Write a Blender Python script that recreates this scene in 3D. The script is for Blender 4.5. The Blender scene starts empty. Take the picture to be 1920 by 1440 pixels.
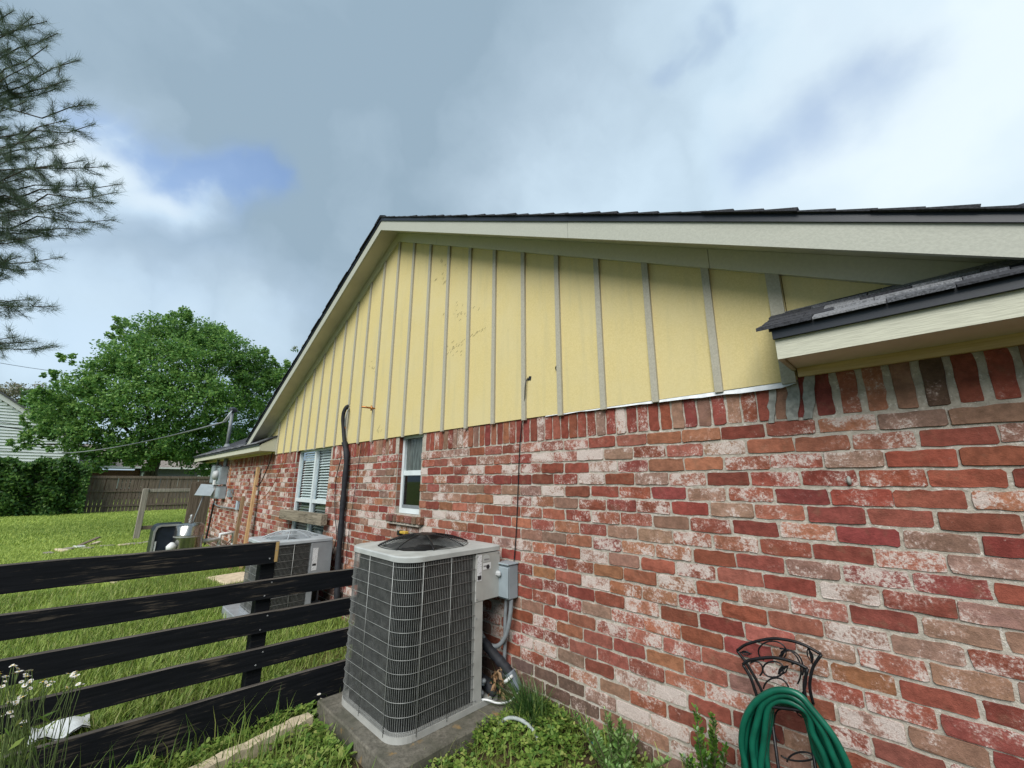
import bpy, math, random
import numpy as np
from mathutils import Vector, Matrix
random.seed(7); rng = np.random.default_rng(7)
scene = bpy.context.scene
COL = scene.collection

# ------------------------------------------------------------------ camera
CAM = np.array([0.7335, -2.3672, 1.5874]); F = 766.05
PITCH, ROLL, YAW = math.radians(13.367), math.radians(0.068), math.radians(45.194)
FW = np.array([-math.cos(YAW)*math.cos(PITCH), math.sin(YAW)*math.cos(PITCH), math.sin(PITCH)])
RT = np.cross(FW, [0, 0, 1]); RT /= np.linalg.norm(RT); UP = np.cross(RT, FW)
RT, UP = math.cos(ROLL)*RT+math.sin(ROLL)*UP, -math.sin(ROLL)*RT+math.cos(ROLL)*UP
cd = bpy.data.cameras.new('camera'); cam = bpy.data.objects.new('camera', cd); COL.objects.link(cam)
cd.sensor_width = 36; cd.lens = F/1920*36; cd.clip_start = .02; cd.clip_end = 2000
m = Matrix.Identity(4)
for i in range(3):
    m[i][0], m[i][1], m[i][2], m[i][3] = RT[i], UP[i], -FW[i], CAM[i]
cam.matrix_world = m
scene.camera = cam

# ------------------------------------------------------------------ light, sky, exposure
scene.view_settings.view_transform = 'Standard'; scene.view_settings.look = 'None'
scene.view_settings.gamma = 1; scene.view_settings.use_curve_mapping = False
scene.view_settings.exposure = 1.75
SUN = np.array([.30, -.67, .68]); SUN /= np.linalg.norm(SUN)
sl = bpy.data.lights.new('sun', 'SUN'); sl.energy = 1.3; sl.angle = math.radians(42); sl.color = (1, .97, .92)
so = bpy.data.objects.new('sun', sl); COL.objects.link(so); so.location = (0, 0, 20)
so.rotation_euler = Vector(-SUN).to_track_quat('-Z', 'Y').to_euler()
CLOUD = 1.0

def pxdir(x, y):
    d = FW+RT*(x-960)/F-UP*(y-720)/F
    return d/np.linalg.norm(d)

def make_world():
    w = bpy.data.worlds.new('World'); scene.world = w; w.use_nodes = True
    nt = w.node_tree; nt.nodes.clear(); N = nt.nodes.new; L = nt.links.new
    out = N('ShaderNodeOutputWorld'); bg = N('ShaderNodeBackground')
    bg.inputs['Strength'].default_value = 1.0
    L(bg.outputs[0], out.inputs[0])
    sky = N('ShaderNodeTexSky'); sky.sky_type = 'NISHITA'; sky.sun_disc = False
    sky.sun_elevation = math.asin(SUN[2]); sky.sun_rotation = math.atan2(SUN[0], SUN[1])
    skm = N('ShaderNodeVectorMath'); skm.operation = 'SCALE'; skm.inputs['Scale'].default_value = .075
    L(sky.outputs[0], skm.inputs[0])
    tc = N('ShaderNodeTexCoord'); D = tc.outputs['Generated']
    def math_(op, a, b=None, c=None):
        n = N('ShaderNodeMath'); n.operation = op
        for i, q in enumerate((a, b, c)):
            if q is None: continue
            if isinstance(q, (int, float)): n.inputs[i].default_value = q
            else: L(q, n.inputs[i])
        return n.outputs[0]
    # wispy distortion of the viewing direction
    nz = N('ShaderNodeTexNoise'); nz.inputs['Scale'].default_value = 3.6; nz.inputs['Detail'].default_value = 6
    nz.inputs['Roughness'].default_value = .5; L(D, nz.inputs['Vector'])
    sub = N('ShaderNodeVectorMath'); sub.operation = 'SUBTRACT'; L(nz.outputs['Color'], sub.inputs[0]); sub.inputs[1].default_value = (.5, .5, .5)
    sc = N('ShaderNodeVectorMath'); sc.operation = 'SCALE'; sc.inputs['Scale'].default_value = .34; L(sub.outputs[0], sc.inputs[0])
    ad = N('ShaderNodeVectorMath'); ad.operation = 'ADD'; L(D, ad.inputs[0]); L(sc.outputs[0], ad.inputs[1])
    nm = N('ShaderNodeVectorMath'); nm.operation = 'NORMALIZE'; L(ad.outputs[0], nm.inputs[0]); DD = nm.outputs[0]
    def lobe(px, py, deg, src=None):
        v = pxdir(px, py)
        n = N('ShaderNodeVectorMath'); n.operation = 'DOT_PRODUCT'; L(src or DD, n.inputs[0]); n.inputs[1].default_value = tuple(v)
        k = 1/(1-math.cos(math.radians(deg)))
        e = math_('MULTIPLY', math_('SUBTRACT', n.outputs['Value'], 1.0), k)
        return math_('POWER', 2.718, e)
    def seg(x0, y0, x1, y1, deg, n):
        o = None
        for i in range(n):
            t = i/(n-1); l = lobe(x0+(x1-x0)*t, y0+(y1-y0)*t, deg)
            o = l if o is None else math_('MAXIMUM', o, l)
        return o
    n2 = N('ShaderNodeTexNoise'); n2.inputs['Scale'].default_value = 3.0; n2.inputs['Detail'].default_value = 7
    n2.inputs['Roughness'].default_value = .52; L(DD, n2.inputs['Vector'])
    mp = N('ShaderNodeMapping'); mp.inputs['Scale'].default_value = (1.2, 1.2, 2.4); L(D, mp.inputs['Vector'])
    n3 = N('ShaderNodeTexNoise'); n3.inputs['Scale'].default_value = 2.2; n3.inputs['Detail'].default_value = 6; L(mp.outputs[0], n3.inputs['Vector'])
    # brightness of the cloud deck: veiled bright area to the right, white bank to the left
    br = math_('MULTIPLY', lobe(1750, 190, 27), .95)
    br = math_('MAXIMUM', br, math_('MULTIPLY', lobe(1180, 380, 17), .62))
    br = math_('MAXIMUM', br, math_('MULTIPLY', seg(190, 265, 300, 365, 4.2, 3), .95))
    br = math_('MAXIMUM', br, math_('MULTIPLY', seg(30, 430, 150, 330, 6, 3), .72))
    br = math_('MAXIMUM', br, math_('MULTIPLY', seg(60, 640, 470, 640, 7, 4), .55))
    br = math_('ADD', br, math_('MULTIPLY', math_('SUBTRACT', n3.outputs['Fac'], .5), .35))
    br = math_('ADD', br, math_('MULTIPLY', math_('SUBTRACT', n2.outputs['Fac'], .5), .70))
    ramp = N('ShaderNodeValToRGB'); L(br, ramp.inputs[0])
    cr = ramp.color_ramp; k = CLOUD*.395
    pts = [(0.0, (.245, .335, .415)), (.30, (.35, .45, .54)), (.6, (.48, .60, .70)), (.95, (.62, .715, .775)), (1, (.64, .73, .785))]
    cr.elements[0].position = 0; cr.elements[1].position = 1
    for pos, c in pts[1:-1]: cr.elements.new(pos)
    for e, (pos, c) in zip(cr.elements, pts): e.position = pos; e.color = (c[0]*k, c[1]*k, c[2]*k, 1)
    # blue gaps
    gap = math_('MULTIPLY', seg(200, 200, 290, 262, 2.0, 3), .55)
    gap = math_('MAXIMUM', gap, math_('MULTIPLY', seg(345, 325, 440, 372, 2.6, 4), 1.0))
    gap = math_('MAXIMUM', gap, math_('MULTIPLY', seg(300, 285, 350, 320, 2.4, 2), .8))
    gap = math_('MAXIMUM', gap, math_('MULTIPLY', seg(1270, 125, 1350, 60, 2.2, 3), .42))
    gap = math_('MAXIMUM', gap, math_('MULTIPLY', seg(1430, 290, 1560, 170, 5.5, 3), .50))
    gap = math_('ADD', gap, math_('MULTIPLY', lobe(330, 540, 20), .36))
    gap = math_('ADD', gap, math_('MULTIPLY', lobe(1560, 330, 16), .16))
    gap = math_('MULTIPLY', gap, math_('ADD', .45, n2.outputs['Fac']))
    gap = math_('ADD', gap, math_('MULTIPLY', math_('SUBTRACT', n3.outputs['Fac'], .62), .6))
    mr = N('ShaderNodeMapRange'); mr.interpolation_type = 'SMOOTHSTEP'; L(gap, mr.inputs['Value'])
    mr.inputs['From Min'].default_value = .05; mr.inputs['From Max'].default_value = .95; mr.inputs['To Max'].default_value = .85
    mx = N('ShaderNodeMix'); mx.data_type = 'RGBA'; L(mr.outputs[0], mx.inputs['Factor'])
    L(ramp.outputs[0], mx.inputs['A'])
    L(skm.outputs[0], mx.inputs['B'])
    L(mx.outputs['Result'], bg.inputs['Color'])
make_world()

# ------------------------------------------------------------------ materials
def new_mat(name):
    M = bpy.data.materials.new(name); M.use_nodes = True
    nt = M.node_tree; b = nt.nodes['Principled BSDF']
    return M, nt, b
def nmix(nt, fac, a, b):
    n = nt.nodes.new('ShaderNodeMix'); n.data_type = 'RGBA'
    for key, q in (('Factor', fac), ('A', a), ('B', b)):
        if isinstance(q, (int, float)): n.inputs[key].default_value = q
        elif isinstance(q, tuple): n.inputs[key].default_value = (*q[:3], 1)
        else: nt.links.new(q, n.inputs[key])
    return n.outputs['Result']
def nmath(nt, op, a, b=None):
    n = nt.nodes.new('ShaderNodeMath'); n.operation = op
    for i, q in enumerate((a, b)):
        if q is None: continue
        if isinstance(q, (int, float)): n.inputs[i].default_value = q
        else: nt.links.new(q, n.inputs[i])
    return n.outputs[0]
def nnoise(nt, scale, detail=4, vec=None, rough=.55, mapscale=None):
    n = nt.nodes.new('ShaderNodeTexNoise'); n.inputs['Scale'].default_value = scale
    n.inputs['Detail'].default_value = detail; n.inputs['Roughness'].default_value = rough
    if vec is None:
        g = nt.nodes.new('ShaderNodeNewGeometry'); vec = g.outputs['Position']
    if mapscale:
        mp = nt.nodes.new('ShaderNodeMapping'); mp.inputs['Scale'].default_value = mapscale; nt.links.new(vec, mp.inputs['Vector']); vec = mp.outputs[0]
    nt.links.new(vec, n.inputs['Vector'])
    return n.outputs['Fac']
def nramp(nt, v, lo, hi, tmin=0., tmax=1.):
    n = nt.nodes.new('ShaderNodeMapRange'); n.interpolation_type = 'SMOOTHSTEP'
    nt.links.new(v, n.inputs['Value'])
    n.inputs['From Min'].default_value = lo; n.inputs['From Max'].default_value = hi
    n.inputs['To Min'].default_value = tmin; n.inputs['To Max'].default_value = tmax
    return n.outputs[0]
def nbump(nt, b, h, strength=.4, dist=.01):
    n = nt.nodes.new('ShaderNodeBump'); n.inputs['Strength'].default_value = strength; n.inputs['Distance'].default_value = dist
    nt.links.new(h, n.inputs['Height']); nt.links.new(n.outputs[0], b.inputs['Normal'])
def simple(name, c, rough=.6, metal=0., var=.25, scale=12, bump=0., mapscale=None, spec=.4, c2=None, detail=5):
    M, nt, b = new_mat(name)
    f = nnoise(nt, scale, detail, mapscale=mapscale)
    f2 = nramp(nt, f, .3, .7)
    d = c2 or tuple(x*(1-var*1.6) for x in c)
    nt.links.new(nmix(nt, f2, d, tuple(min(1, x*(1+var*.4)) for x in c)), b.inputs['Base Color'])
    b.inputs['Roughness'].default_value = rough; b.inputs['Metallic'].default_value = metal
    b.inputs['Specular IOR Level'].default_value = spec
    if bump: nbump(nt, b, f, bump)
    return M
def leafmat(name, cols, trans=.45, rough=.5, spec=.3):
    M, nt, b = new_mat(name)
    g = nt.nodes.new('ShaderNodeNewGeometry')
    r = nt.nodes.new('ShaderNodeValToRGB'); nt.links.new(g.outputs['Random Per Island'], r.inputs[0])
    cr = r.color_ramp
    for i in range(len(cols)-2): cr.elements.new(.5)
    for i, (e, c) in enumerate(zip(cr.elements, cols)): e.position = i/(len(cols)-1); e.color = (*c, 1)
    b.inputs['Roughness'].default_value = rough; b.inputs['Specular IOR Level'].default_value = spec
    nt.links.new(r.outputs[0], b.inputs['Base Color'])
    t = nt.nodes.new('ShaderNodeBsdfTranslucent'); nt.links.new(r.outputs[0], t.inputs['Color'])
    ms = nt.nodes.new('ShaderNodeMixShader'); ms.inputs[0].default_value = trans
    nt.links.new(b.outputs[0], ms.inputs[1]); nt.links.new(t.outputs[0], ms.inputs[2])
    nt.links.new(ms.outputs[0], nt.nodes['Material Output'].inputs['Surface'])
    return M
def brick_mat(name, from_object):
    M, nt, b = new_mat(name)
    if from_object:
        o = nt.nodes.new('ShaderNodeObjectInfo'); col, al = o.outputs['Color'], o.outputs['Alpha']
    else:
        o = nt.nodes.new('ShaderNodeAttribute'); o.attribute_name = 'bc'; col, al = o.outputs['Color'], o.outputs['Alpha']
    g = nt.nodes.new('ShaderNodeNewGeometry'); pos = g.outputs['Position']
    sc = nt.nodes.new('ShaderNodeVectorMath'); sc.operation = 'SCALE'; sc.inputs['Scale'].default_value = 61; nt.links.new(col, sc.inputs[0])
    ad = nt.nodes.new('ShaderNodeVectorMath'); ad.operation = 'ADD'; nt.links.new(pos, ad.inputs[0]); nt.links.new(sc.outputs[0], ad.inputs[1])
    v = ad.outputs[0]
    big = nnoise(nt, 10, 2, v, .6); fine = nnoise(nt, 75, 5, v, .80); mott = nnoise(nt, 26, 4, v, .68)
    grain = nnoise(nt, 230, 2, v, .7)
    base = nmix(nt, nramp(nt, mott, .3, .72), (0, 0, 0), col)
    n = nt.nodes.new('ShaderNodeMix'); n.data_type = 'RGBA'; n.inputs['Factor'].default_value = .38
    nt.links.new(col, n.inputs['A']); nt.links.new(base, n.inputs['B']); base = n.outputs['Result']
    base = nmix(nt, nramp(nt, nnoise(nt, 16, 3, v), .55, .75, 0, .45), base, (.20, .115, .075))
    # limewash left in blotches and specks
    s = nmath(nt, 'ADD', nmath(nt, 'MULTIPLY', big, .52), nmath(nt, 'MULTIPLY', fine, .66))
    s = nmath(nt, 'ADD', s, nmath(nt, 'MULTIPLY', al, .46))
    halo = nramp(nt, s, .71, .86, 0, .58); core = nramp(nt, s, .80, .875, 0, .86)
    base = nmix(nt, nramp(nt, fine, .36, .26, 0, .55), base, (.05, .035, .03))
    base = nmix(nt, halo, base, nmix(nt, .50, col, (.60, .40, .35)))
    base = nmix(nt, core, base, nmix(nt, nramp(nt, grain, .35, .65), (.47, .395, .36), (.64, .57, .53)))
    nt.links.new(base, b.inputs['Base Color']); b.inputs['Roughness'].default_value = .93; b.inputs['Specular IOR Level'].default_value = .12
    h = nmath(nt, 'ADD', nmath(nt, 'MULTIPLY', grain, .35), fine)
    nbump(nt, b, h, .75, .006)
    return M
def wood_mat(name, c, c2, axis, rough=.75, wear=None, wear_lo=.62, wear_hi=.70, fine=60):
    M, nt, b = new_mat(name)
    ms = [6., 6., 6.]; ms = [fine]*3; ms[axis] = 2.2
    f = nnoise(nt, 1.0, 6, rough=.65, mapscale=tuple(ms))
    col = nmix(nt, nramp(nt, f, .3, .7), c, c2)
    if wear:
        ms2 = [fine*1.4]*3; ms2[axis] = 3.5
        w1 = nnoise(nt, 1.0, 5, rough=.7, mapscale=tuple(ms2)); w2 = nnoise(nt, 3.2, 3)
        w = nmath(nt, 'ADD', nmath(nt, 'MULTIPLY', w1, .7), nmath(nt, 'MULTIPLY', w2, .4))
        col = nmix(nt, nramp(nt, w, wear_lo, wear_hi), col, wear)
    nt.links.new(col, b.inputs['Base Color']); b.inputs['Roughness'].default_value = rough
    b.inputs['Specular IOR Level'].default_value = .12
    nbump(nt, b, f, .35, .004)
    return M
def mortar_mat():
    M, nt, b = new_mat('mortar')
    f = nnoise(nt, 28, 5, rough=.7); f2 = nnoise(nt, 3, 3); g = nnoise(nt, 160, 2, rough=.7)
    c = nmix(nt, nramp(nt, f, .3, .7), (.29, .26, .215), (.46, .42, .36))
    c = nmix(nt, nramp(nt, f2, .5, .75, 0, .6), c, (.50, .47, .43))
    c = nmix(nt, nramp(nt, nnoise(nt, 55, 4, rough=.75), .56, .64, 0, .7), c, (.62, .58, .54))
    nt.links.new(c, b.inputs['Base Color']); b.inputs['Roughness'].default_value = .95
    nbump(nt, b, nmath(nt, 'ADD', f, nmath(nt, 'MULTIPLY', g, .4)), .8, .01)
    return M
def siding_mat():
    M, nt, b = new_mat('yellow_sheathing')
    f = nnoise(nt, 130, 4, rough=.7); big = nnoise(nt, 2.2, 4); st = nnoise(nt, 11, 6, rough=.7)
    c = nmix(nt, nramp(nt, f, .3, .7), (.545, .45, .205), (.64, .535, .265))
    c = nmix(nt, nramp(nt, big, .35, .7, 0, .55), c, (.585, .51, .29))
    c = nmix(nt, nramp(nt, st, .64, .76, 0, .45), c, (.28, .25, .14))
    c = nmix(nt, nramp(nt, nnoise(nt, 1, 4, mapscale=(14, 14, 1.3)), .5, .72, 0, .35), c, (.47, .42, .24))
    nt.links.new(c, b.inputs['Base Color']); b.inputs['Roughness'].default_value = .8; b.inputs['Specular IOR Level'].default_value = .2
    nbump(nt, b, f, .3, .003)
    return M
def glass_mat(name, tint=(.75, .85, .85), alpha=.5):
    M, nt, b = new_mat(name)
    t = nt.nodes.new('ShaderNodeBsdfTransparent'); t.inputs[0].default_value = (*tint, 1)
    gl = nt.nodes.new('ShaderNodeBsdfGlossy'); gl.inputs['Roughness'].default_value = .03; gl.inputs[0].default_value = (.9, .95, 1, 1)
    fr = nt.nodes.new('ShaderNodeLayerWeight'); fr.inputs[0].default_value = .5
    ms = nt.nodes.new('ShaderNodeMixShader')
    k = nmath(nt, 'POWER', fr.outputs['Facing'], 3.0)
    nt.links.new(nmath(nt, 'ADD', nmath(nt, 'MULTIPLY', k, alpha), .05), ms.inputs[0])
    nt.links.new(t.outputs[0], ms.inputs[1]); nt.links.new(gl.outputs[0], ms.inputs[2])
    nt.links.new(ms.outputs[0], nt.nodes['Material Output'].inputs['Surface'])
    return M
def concrete_mat():
    M, nt, b = new_mat('pad_concrete')
    f = nnoise(nt, 40, 6, rough=.7); big = nnoise(nt, 5, 5); g = nnoise(nt, 9, 5)
    c = nmix(nt, nramp(nt, f, .3, .7), (.075, .07, .055), (.18, .165, .135))
    c = nmix(nt, nramp(nt, big, .4, .7, 0, .8), c, (.045, .048, .03))
    c = nmix(nt, nramp(nt, g, .60, .72, 0, .7), c, (.30, .18, .05))
    nt.links.new(c, b.inputs['Base Color']); b.inputs['Roughness'].default_value = .9
    nbump(nt, b, f, .5, .006)
    return M
def ground_mat():
    M, nt, b = new_mat('lawn_soil')
    big = nnoise(nt, .35, 5); med = nnoise(nt, 3.0, 6); fine = nnoise(nt, 40, 6, rough=.7)
    g = nmix(nt, nramp(nt, fine, .3, .7), (.10, .15, .03), (.26, .33, .06))
    g = nmix(nt, nramp(nt, big, .4, .65, 0, .7), g, (.25, .30, .065))
    dirt = nmix(nt, nramp(nt, fine, .3, .7), (.030, .020, .012), (.085, .060, .036))
    geo = nt.nodes.new('ShaderNodeNewGeometry'); sx = nt.nodes.new('ShaderNodeSeparateXYZ'); nt.links.new(geo.outputs['Position'], sx.inputs[0])
    near = nramp(nt, sx.outputs[0], -7, -2.6)
    k = nmath(nt, 'ADD', nmath(nt, 'MULTIPLY', near, .75), nmath(nt, 'MULTIPLY', nramp(nt, med, .45, .7), .5))
    nt.links.new(nmix(nt, nramp(nt, k, .2, 1.0), g, dirt), b.inputs['Base Color'])
    b.inputs['Roughness'].default_value = .95; b.inputs['Specular IOR Level'].default_value = .1
    nbump(nt, b, fine, .8, .02)
    return M
def label_mat(name, scale=(1, 1, 60), bottom_dark=True):
    M, nt, b = new_mat(name)
    f = nnoise(nt, 1, 3, rough=.6, mapscale=(70, 70, 260))
    nt.links.new(nmix(nt, nramp(nt, f, .56, .60, 0, .75), (.72, .74, .76), (.10, .11, .12)), b.inputs['Base Color'])
    b.inputs['Roughness'].default_value = .4
    return M

MAT = dict(
    brick_o=brick_mat('brick_face', True), brick_s=brick_mat('brick_face_far', False), mortar=mortar_mat(), siding=siding_mat(),
    fresh_mortar=simple('fresh_grey_mortar', (.30, .305, .28), .9, var=.2, scale=40, bump=.4),
    batten=simple('primed_trim', (.39, .37, .30), .75, var=.10, scale=110, bump=.1),
    trim=simple('frieze_paint', (.58, .57, .49), .7, var=.04, scale=60),
    fascia=simple('cream_fascia', (.52, .52, .42), .6, var=.09, scale=1.0, mapscale=(14, 160, 160), bump=.22),
    rake=simple('cream_rake', (.41, .42, .365), .6, var=.05, scale=90, bump=.12),
    soffit=simple('soffit_paint', (.62, .59, .50), .7, var=.08, scale=3),
    endboard=simple('tan_end_board', (.40, .37, .28), .7, var=.1, scale=8),
    drip=simple('black_drip_edge', (.012, .016, .026), .35, var=.2, scale=5, spec=.6),
    shingle=simple('dark_shingle', (.045, .047, .056), .95, var=.35, scale=120, bump=.5),
    shingle_a=simple('grey_shingle', (.115, .12, .135), .95, var=.35, scale=150, bump=.5),
    shingle_b=simple('light_shingle', (.22, .225, .24), .95, var=.3, scale=150, bump=.5),
    rawwood=wood_mat('raw_pine', (.52, .40, .22), (.68, .55, .34), 0, fine=50),
    wrap=simple('house_wrap', (.66, .69, .72), .4, var=.12, scale=20, bump=.2),
    black_wood=wood_mat('black_stained_board', (.005, .006, .008), (.011, .012, .015), 1, .7, wear=(.085, .07, .055), wear_lo=.60, wear_hi=.72),
    board_edge=wood_mat('worn_board_edge', (.045, .040, .036), (.14, .125, .11), 1, .85),
    cut_wood=wood_mat('cut_wood_edge', (.35, .22, .09), (.5, .34, .15), 2),
    grey_wood=wood_mat('weathered_grey_wood', (.20, .18, .15), (.38, .35, .30), 2, .9, fine=45),
    grey_wood_x=wood_mat('weathered_beam', (.13, .11, .08), (.30, .26, .20), 0, .9, fine=45, wear=(.05, .045, .035), wear_lo=.60, wear_hi=.68),
    brown_wood=wood_mat('brown_picket_wood', (.095, .075, .058), (.19, .15, .12), 2, .9, fine=30),
    stud=wood_mat('stud_lumber', (.40, .25, .12), (.55, .37, .20), 2, .8, fine=40),
    stud_dark=wood_mat('old_stud', (.17, .11, .06), (.28, .19, .11), 2, .8, fine=40),
    white_frame=simple('white_vinyl', (.62, .68, .70), .35, var=.06, scale=8),
    slat=simple('blind_slat', (.78, .82, .78), .5, var=.05, scale=3),
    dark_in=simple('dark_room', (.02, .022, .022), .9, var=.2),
    screen=simple('insect_screen', (.012, .014, .016), .6, var=.3, scale=30),
    frost=simple('hazy_glass', (.105, .125, .12), .25, var=.35, scale=6, spec=.6, mapscale=(6, 6, 1.2)),
    glass=glass_mat('window_glass', (.84, .89, .92), .42), glass_dark=glass_mat('lower_glass', (.42, .46, .46), .30),
    ac=simple('beige_grey_metal', (.40, .405, .385), .45, var=.10, scale=7, spec=.5),
    ac_lid=simple('lid_metal', (.43, .45, .44), .45, var=.12, scale=6, spec=.5),
    ac2=simple('grey_metal', (.27, .29, .31), .4, var=.1, scale=7, spec=.5), ac2_lid=simple('pale_grey_lid', (.42, .46, .49), .35, var=.12, scale=6),
    coil=simple('coil_fins', (.016, .018, .018), .5, .3, var=.35, scale=1, mapscale=(160, 160, 9)),
    wire=simple('grille_wire', (.32, .33, .32), .45, .3, var=.15, scale=10), fin=simple('louver_wire', (.27, .28, .275), .45, .3, var=.2, scale=20),
    black=simple('black_plastic', (.011, .012, .014), .4, var=.2, scale=20, spec=.5), black_metal=simple('black_iron', (.012, .012, .014), .42, .2, var=.3, scale=30, bump=.1),
    ebox=simple('grey_enamel_box', (.27, .32, .35), .45, var=.08, scale=9), ebox_l=simple('light_grey_cover', (.45, .47, .48), .5, var=.1),
    conduit=simple('grey_conduit', (.20, .22, .235), .5, var=.12, scale=20), copper=simple('copper', (.45, .20, .07), .4, .8, var=.2),
    foam=simple('black_foam_insulation', (.014, .016, .022), .7, var=.3, scale=25, bump=.25), tape=simple('grey_tape', (.16, .19, .22), .5, var=.2),
    white=simple('white_plastic', (.70, .72, .72), .4, var=.08), blue=simple('pale_blue_box', (.38, .47, .53), .4, var=.05),
    label=label_mat('printed_label'), ink=simple('label_ink', (.03, .03, .035), .5), grey_print=simple('badge_print', (.30, .31, .32), .4, .3),
    concrete=concrete_mat(), slab=simple('pale_concrete', (.62, .52, .37), .9, var=.15, scale=14, bump=.3),
    ground=ground_mat(), steel=simple('stainless_steel', (.42, .42, .40), .22, .95, var=.18, scale=1, mapscale=(30, 30, 3)),
    hose=simple('green_hose', (.004, .105, .064), .35, var=.2, scale=14, spec=.5), navy=simple('dark_navy_plastic', (.012, .018, .03), .4, var=.2),
    silver=simple('silver_edge', (.42, .43, .42), .35, .5, var=.1), deadleaf=leafmat('dead_leaf', [(.28, .16, .08), (.40, .27, .16), (.22, .12, .06)], .25, .8),
    grass=leafmat('grass_blade', [(.10, .18, .035), (.22, .32, .06), (.35, .44, .10), (.15, .25, .045), (.45, .46, .18)], .35, .55),
    grass_far=leafmat('lawn_blade', [(.25, .36, .085), (.36, .47, .10), (.46, .54, .13), (.30, .42, .09)], .35, .6),
    weed=leafmat('clover_leaf', [(.07, .15, .03), (.14, .24, .04), (.27, .36, .08), (.10, .20, .035), (.40, .43, .13)], .35, .5),
    darkgrass=leafmat('dark_grass_leaf', [(.02, .06, .016), (.04, .10, .024), (.08, .16, .04), (.14, .2, .07)], .3, .4),
    shrub=leafmat('shrub_leaf', [(.08, .18, .045), (.14, .27, .06), (.22, .37, .11), (.32, .45, .18)], .35, .4, .5),
    shrub2=leafmat('glossy_leaf', [(.03, .09, .018), (.07, .17, .025), (.14, .27, .04), (.20, .33, .06)], .35, .3, .6),
    stem=simple('green_stem', (.11, .16, .05), .6), twig=simple('brown_twig', (.09, .065, .045), .85),
    tree=leafmat('oak_leaf', [(.06, .155, .05), (.10, .23, .065), (.155, .31, .08), (.22, .38, .10)], .4, .5),
    tree_l=leafmat('light_oak_leaf', [(.11, .25, .06), (.18, .33, .075), (.26, .41, .10)], .4, .5),
    pale=leafmat('budding_twig', [(.20, .20, .13), (.28, .26, .19), (.20, .24, .12)], .3),
    hedge=leafmat('hedge_leaf', [(.028, .08, .024), (.052, .13, .032), (.09, .19, .04), (.15, .25, .06)], .35, .45),
    needle=leafmat('pine_needle', [(.07, .105, .08), (.11, .155, .105), (.15, .205, .125), (.08, .12, .095)], .25, .5),
    bark=simple('bark', (.085, .07, .058), .95, var=.4, scale=1, mapscale=(12, 12, 3), bump=.6),
    petal=simple('white_petal', (.72, .70, .66), .7, var=.1), pollen=simple('yellow_centre', (.55, .38, .04), .8),
    wsiding=simple('white_lap_siding', (.62, .68, .70), .6, var=.05, scale=4), wtrim=simple('white_trim', (.70, .73, .74), .6, var=.05),
    greywall=simple('grey_house_wall', (.13, .14, .155), .8, var=.15), redbrick=simple('far_brick', (.20, .10, .07), .9, var=.3, scale=14),
    tanroof=simple('tan_shingle_roof', (.30, .26, .23), .95, var=.25, scale=8), grime=simple('dark_marks', (.16, .145, .08), .9, var=.2),
    clear=simple('clear_tube', (.40, .44, .43), .25, var=.2, spec=.7), teal=simple('teal_glove', (.03, .25, .27), .6),
    rubble=simple('rubble', (.30, .27, .22), .9, var=.3, scale=30, bump=.4), yellow=simple('yellow_plastic', (.60, .40, .06), .5),
)

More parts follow.
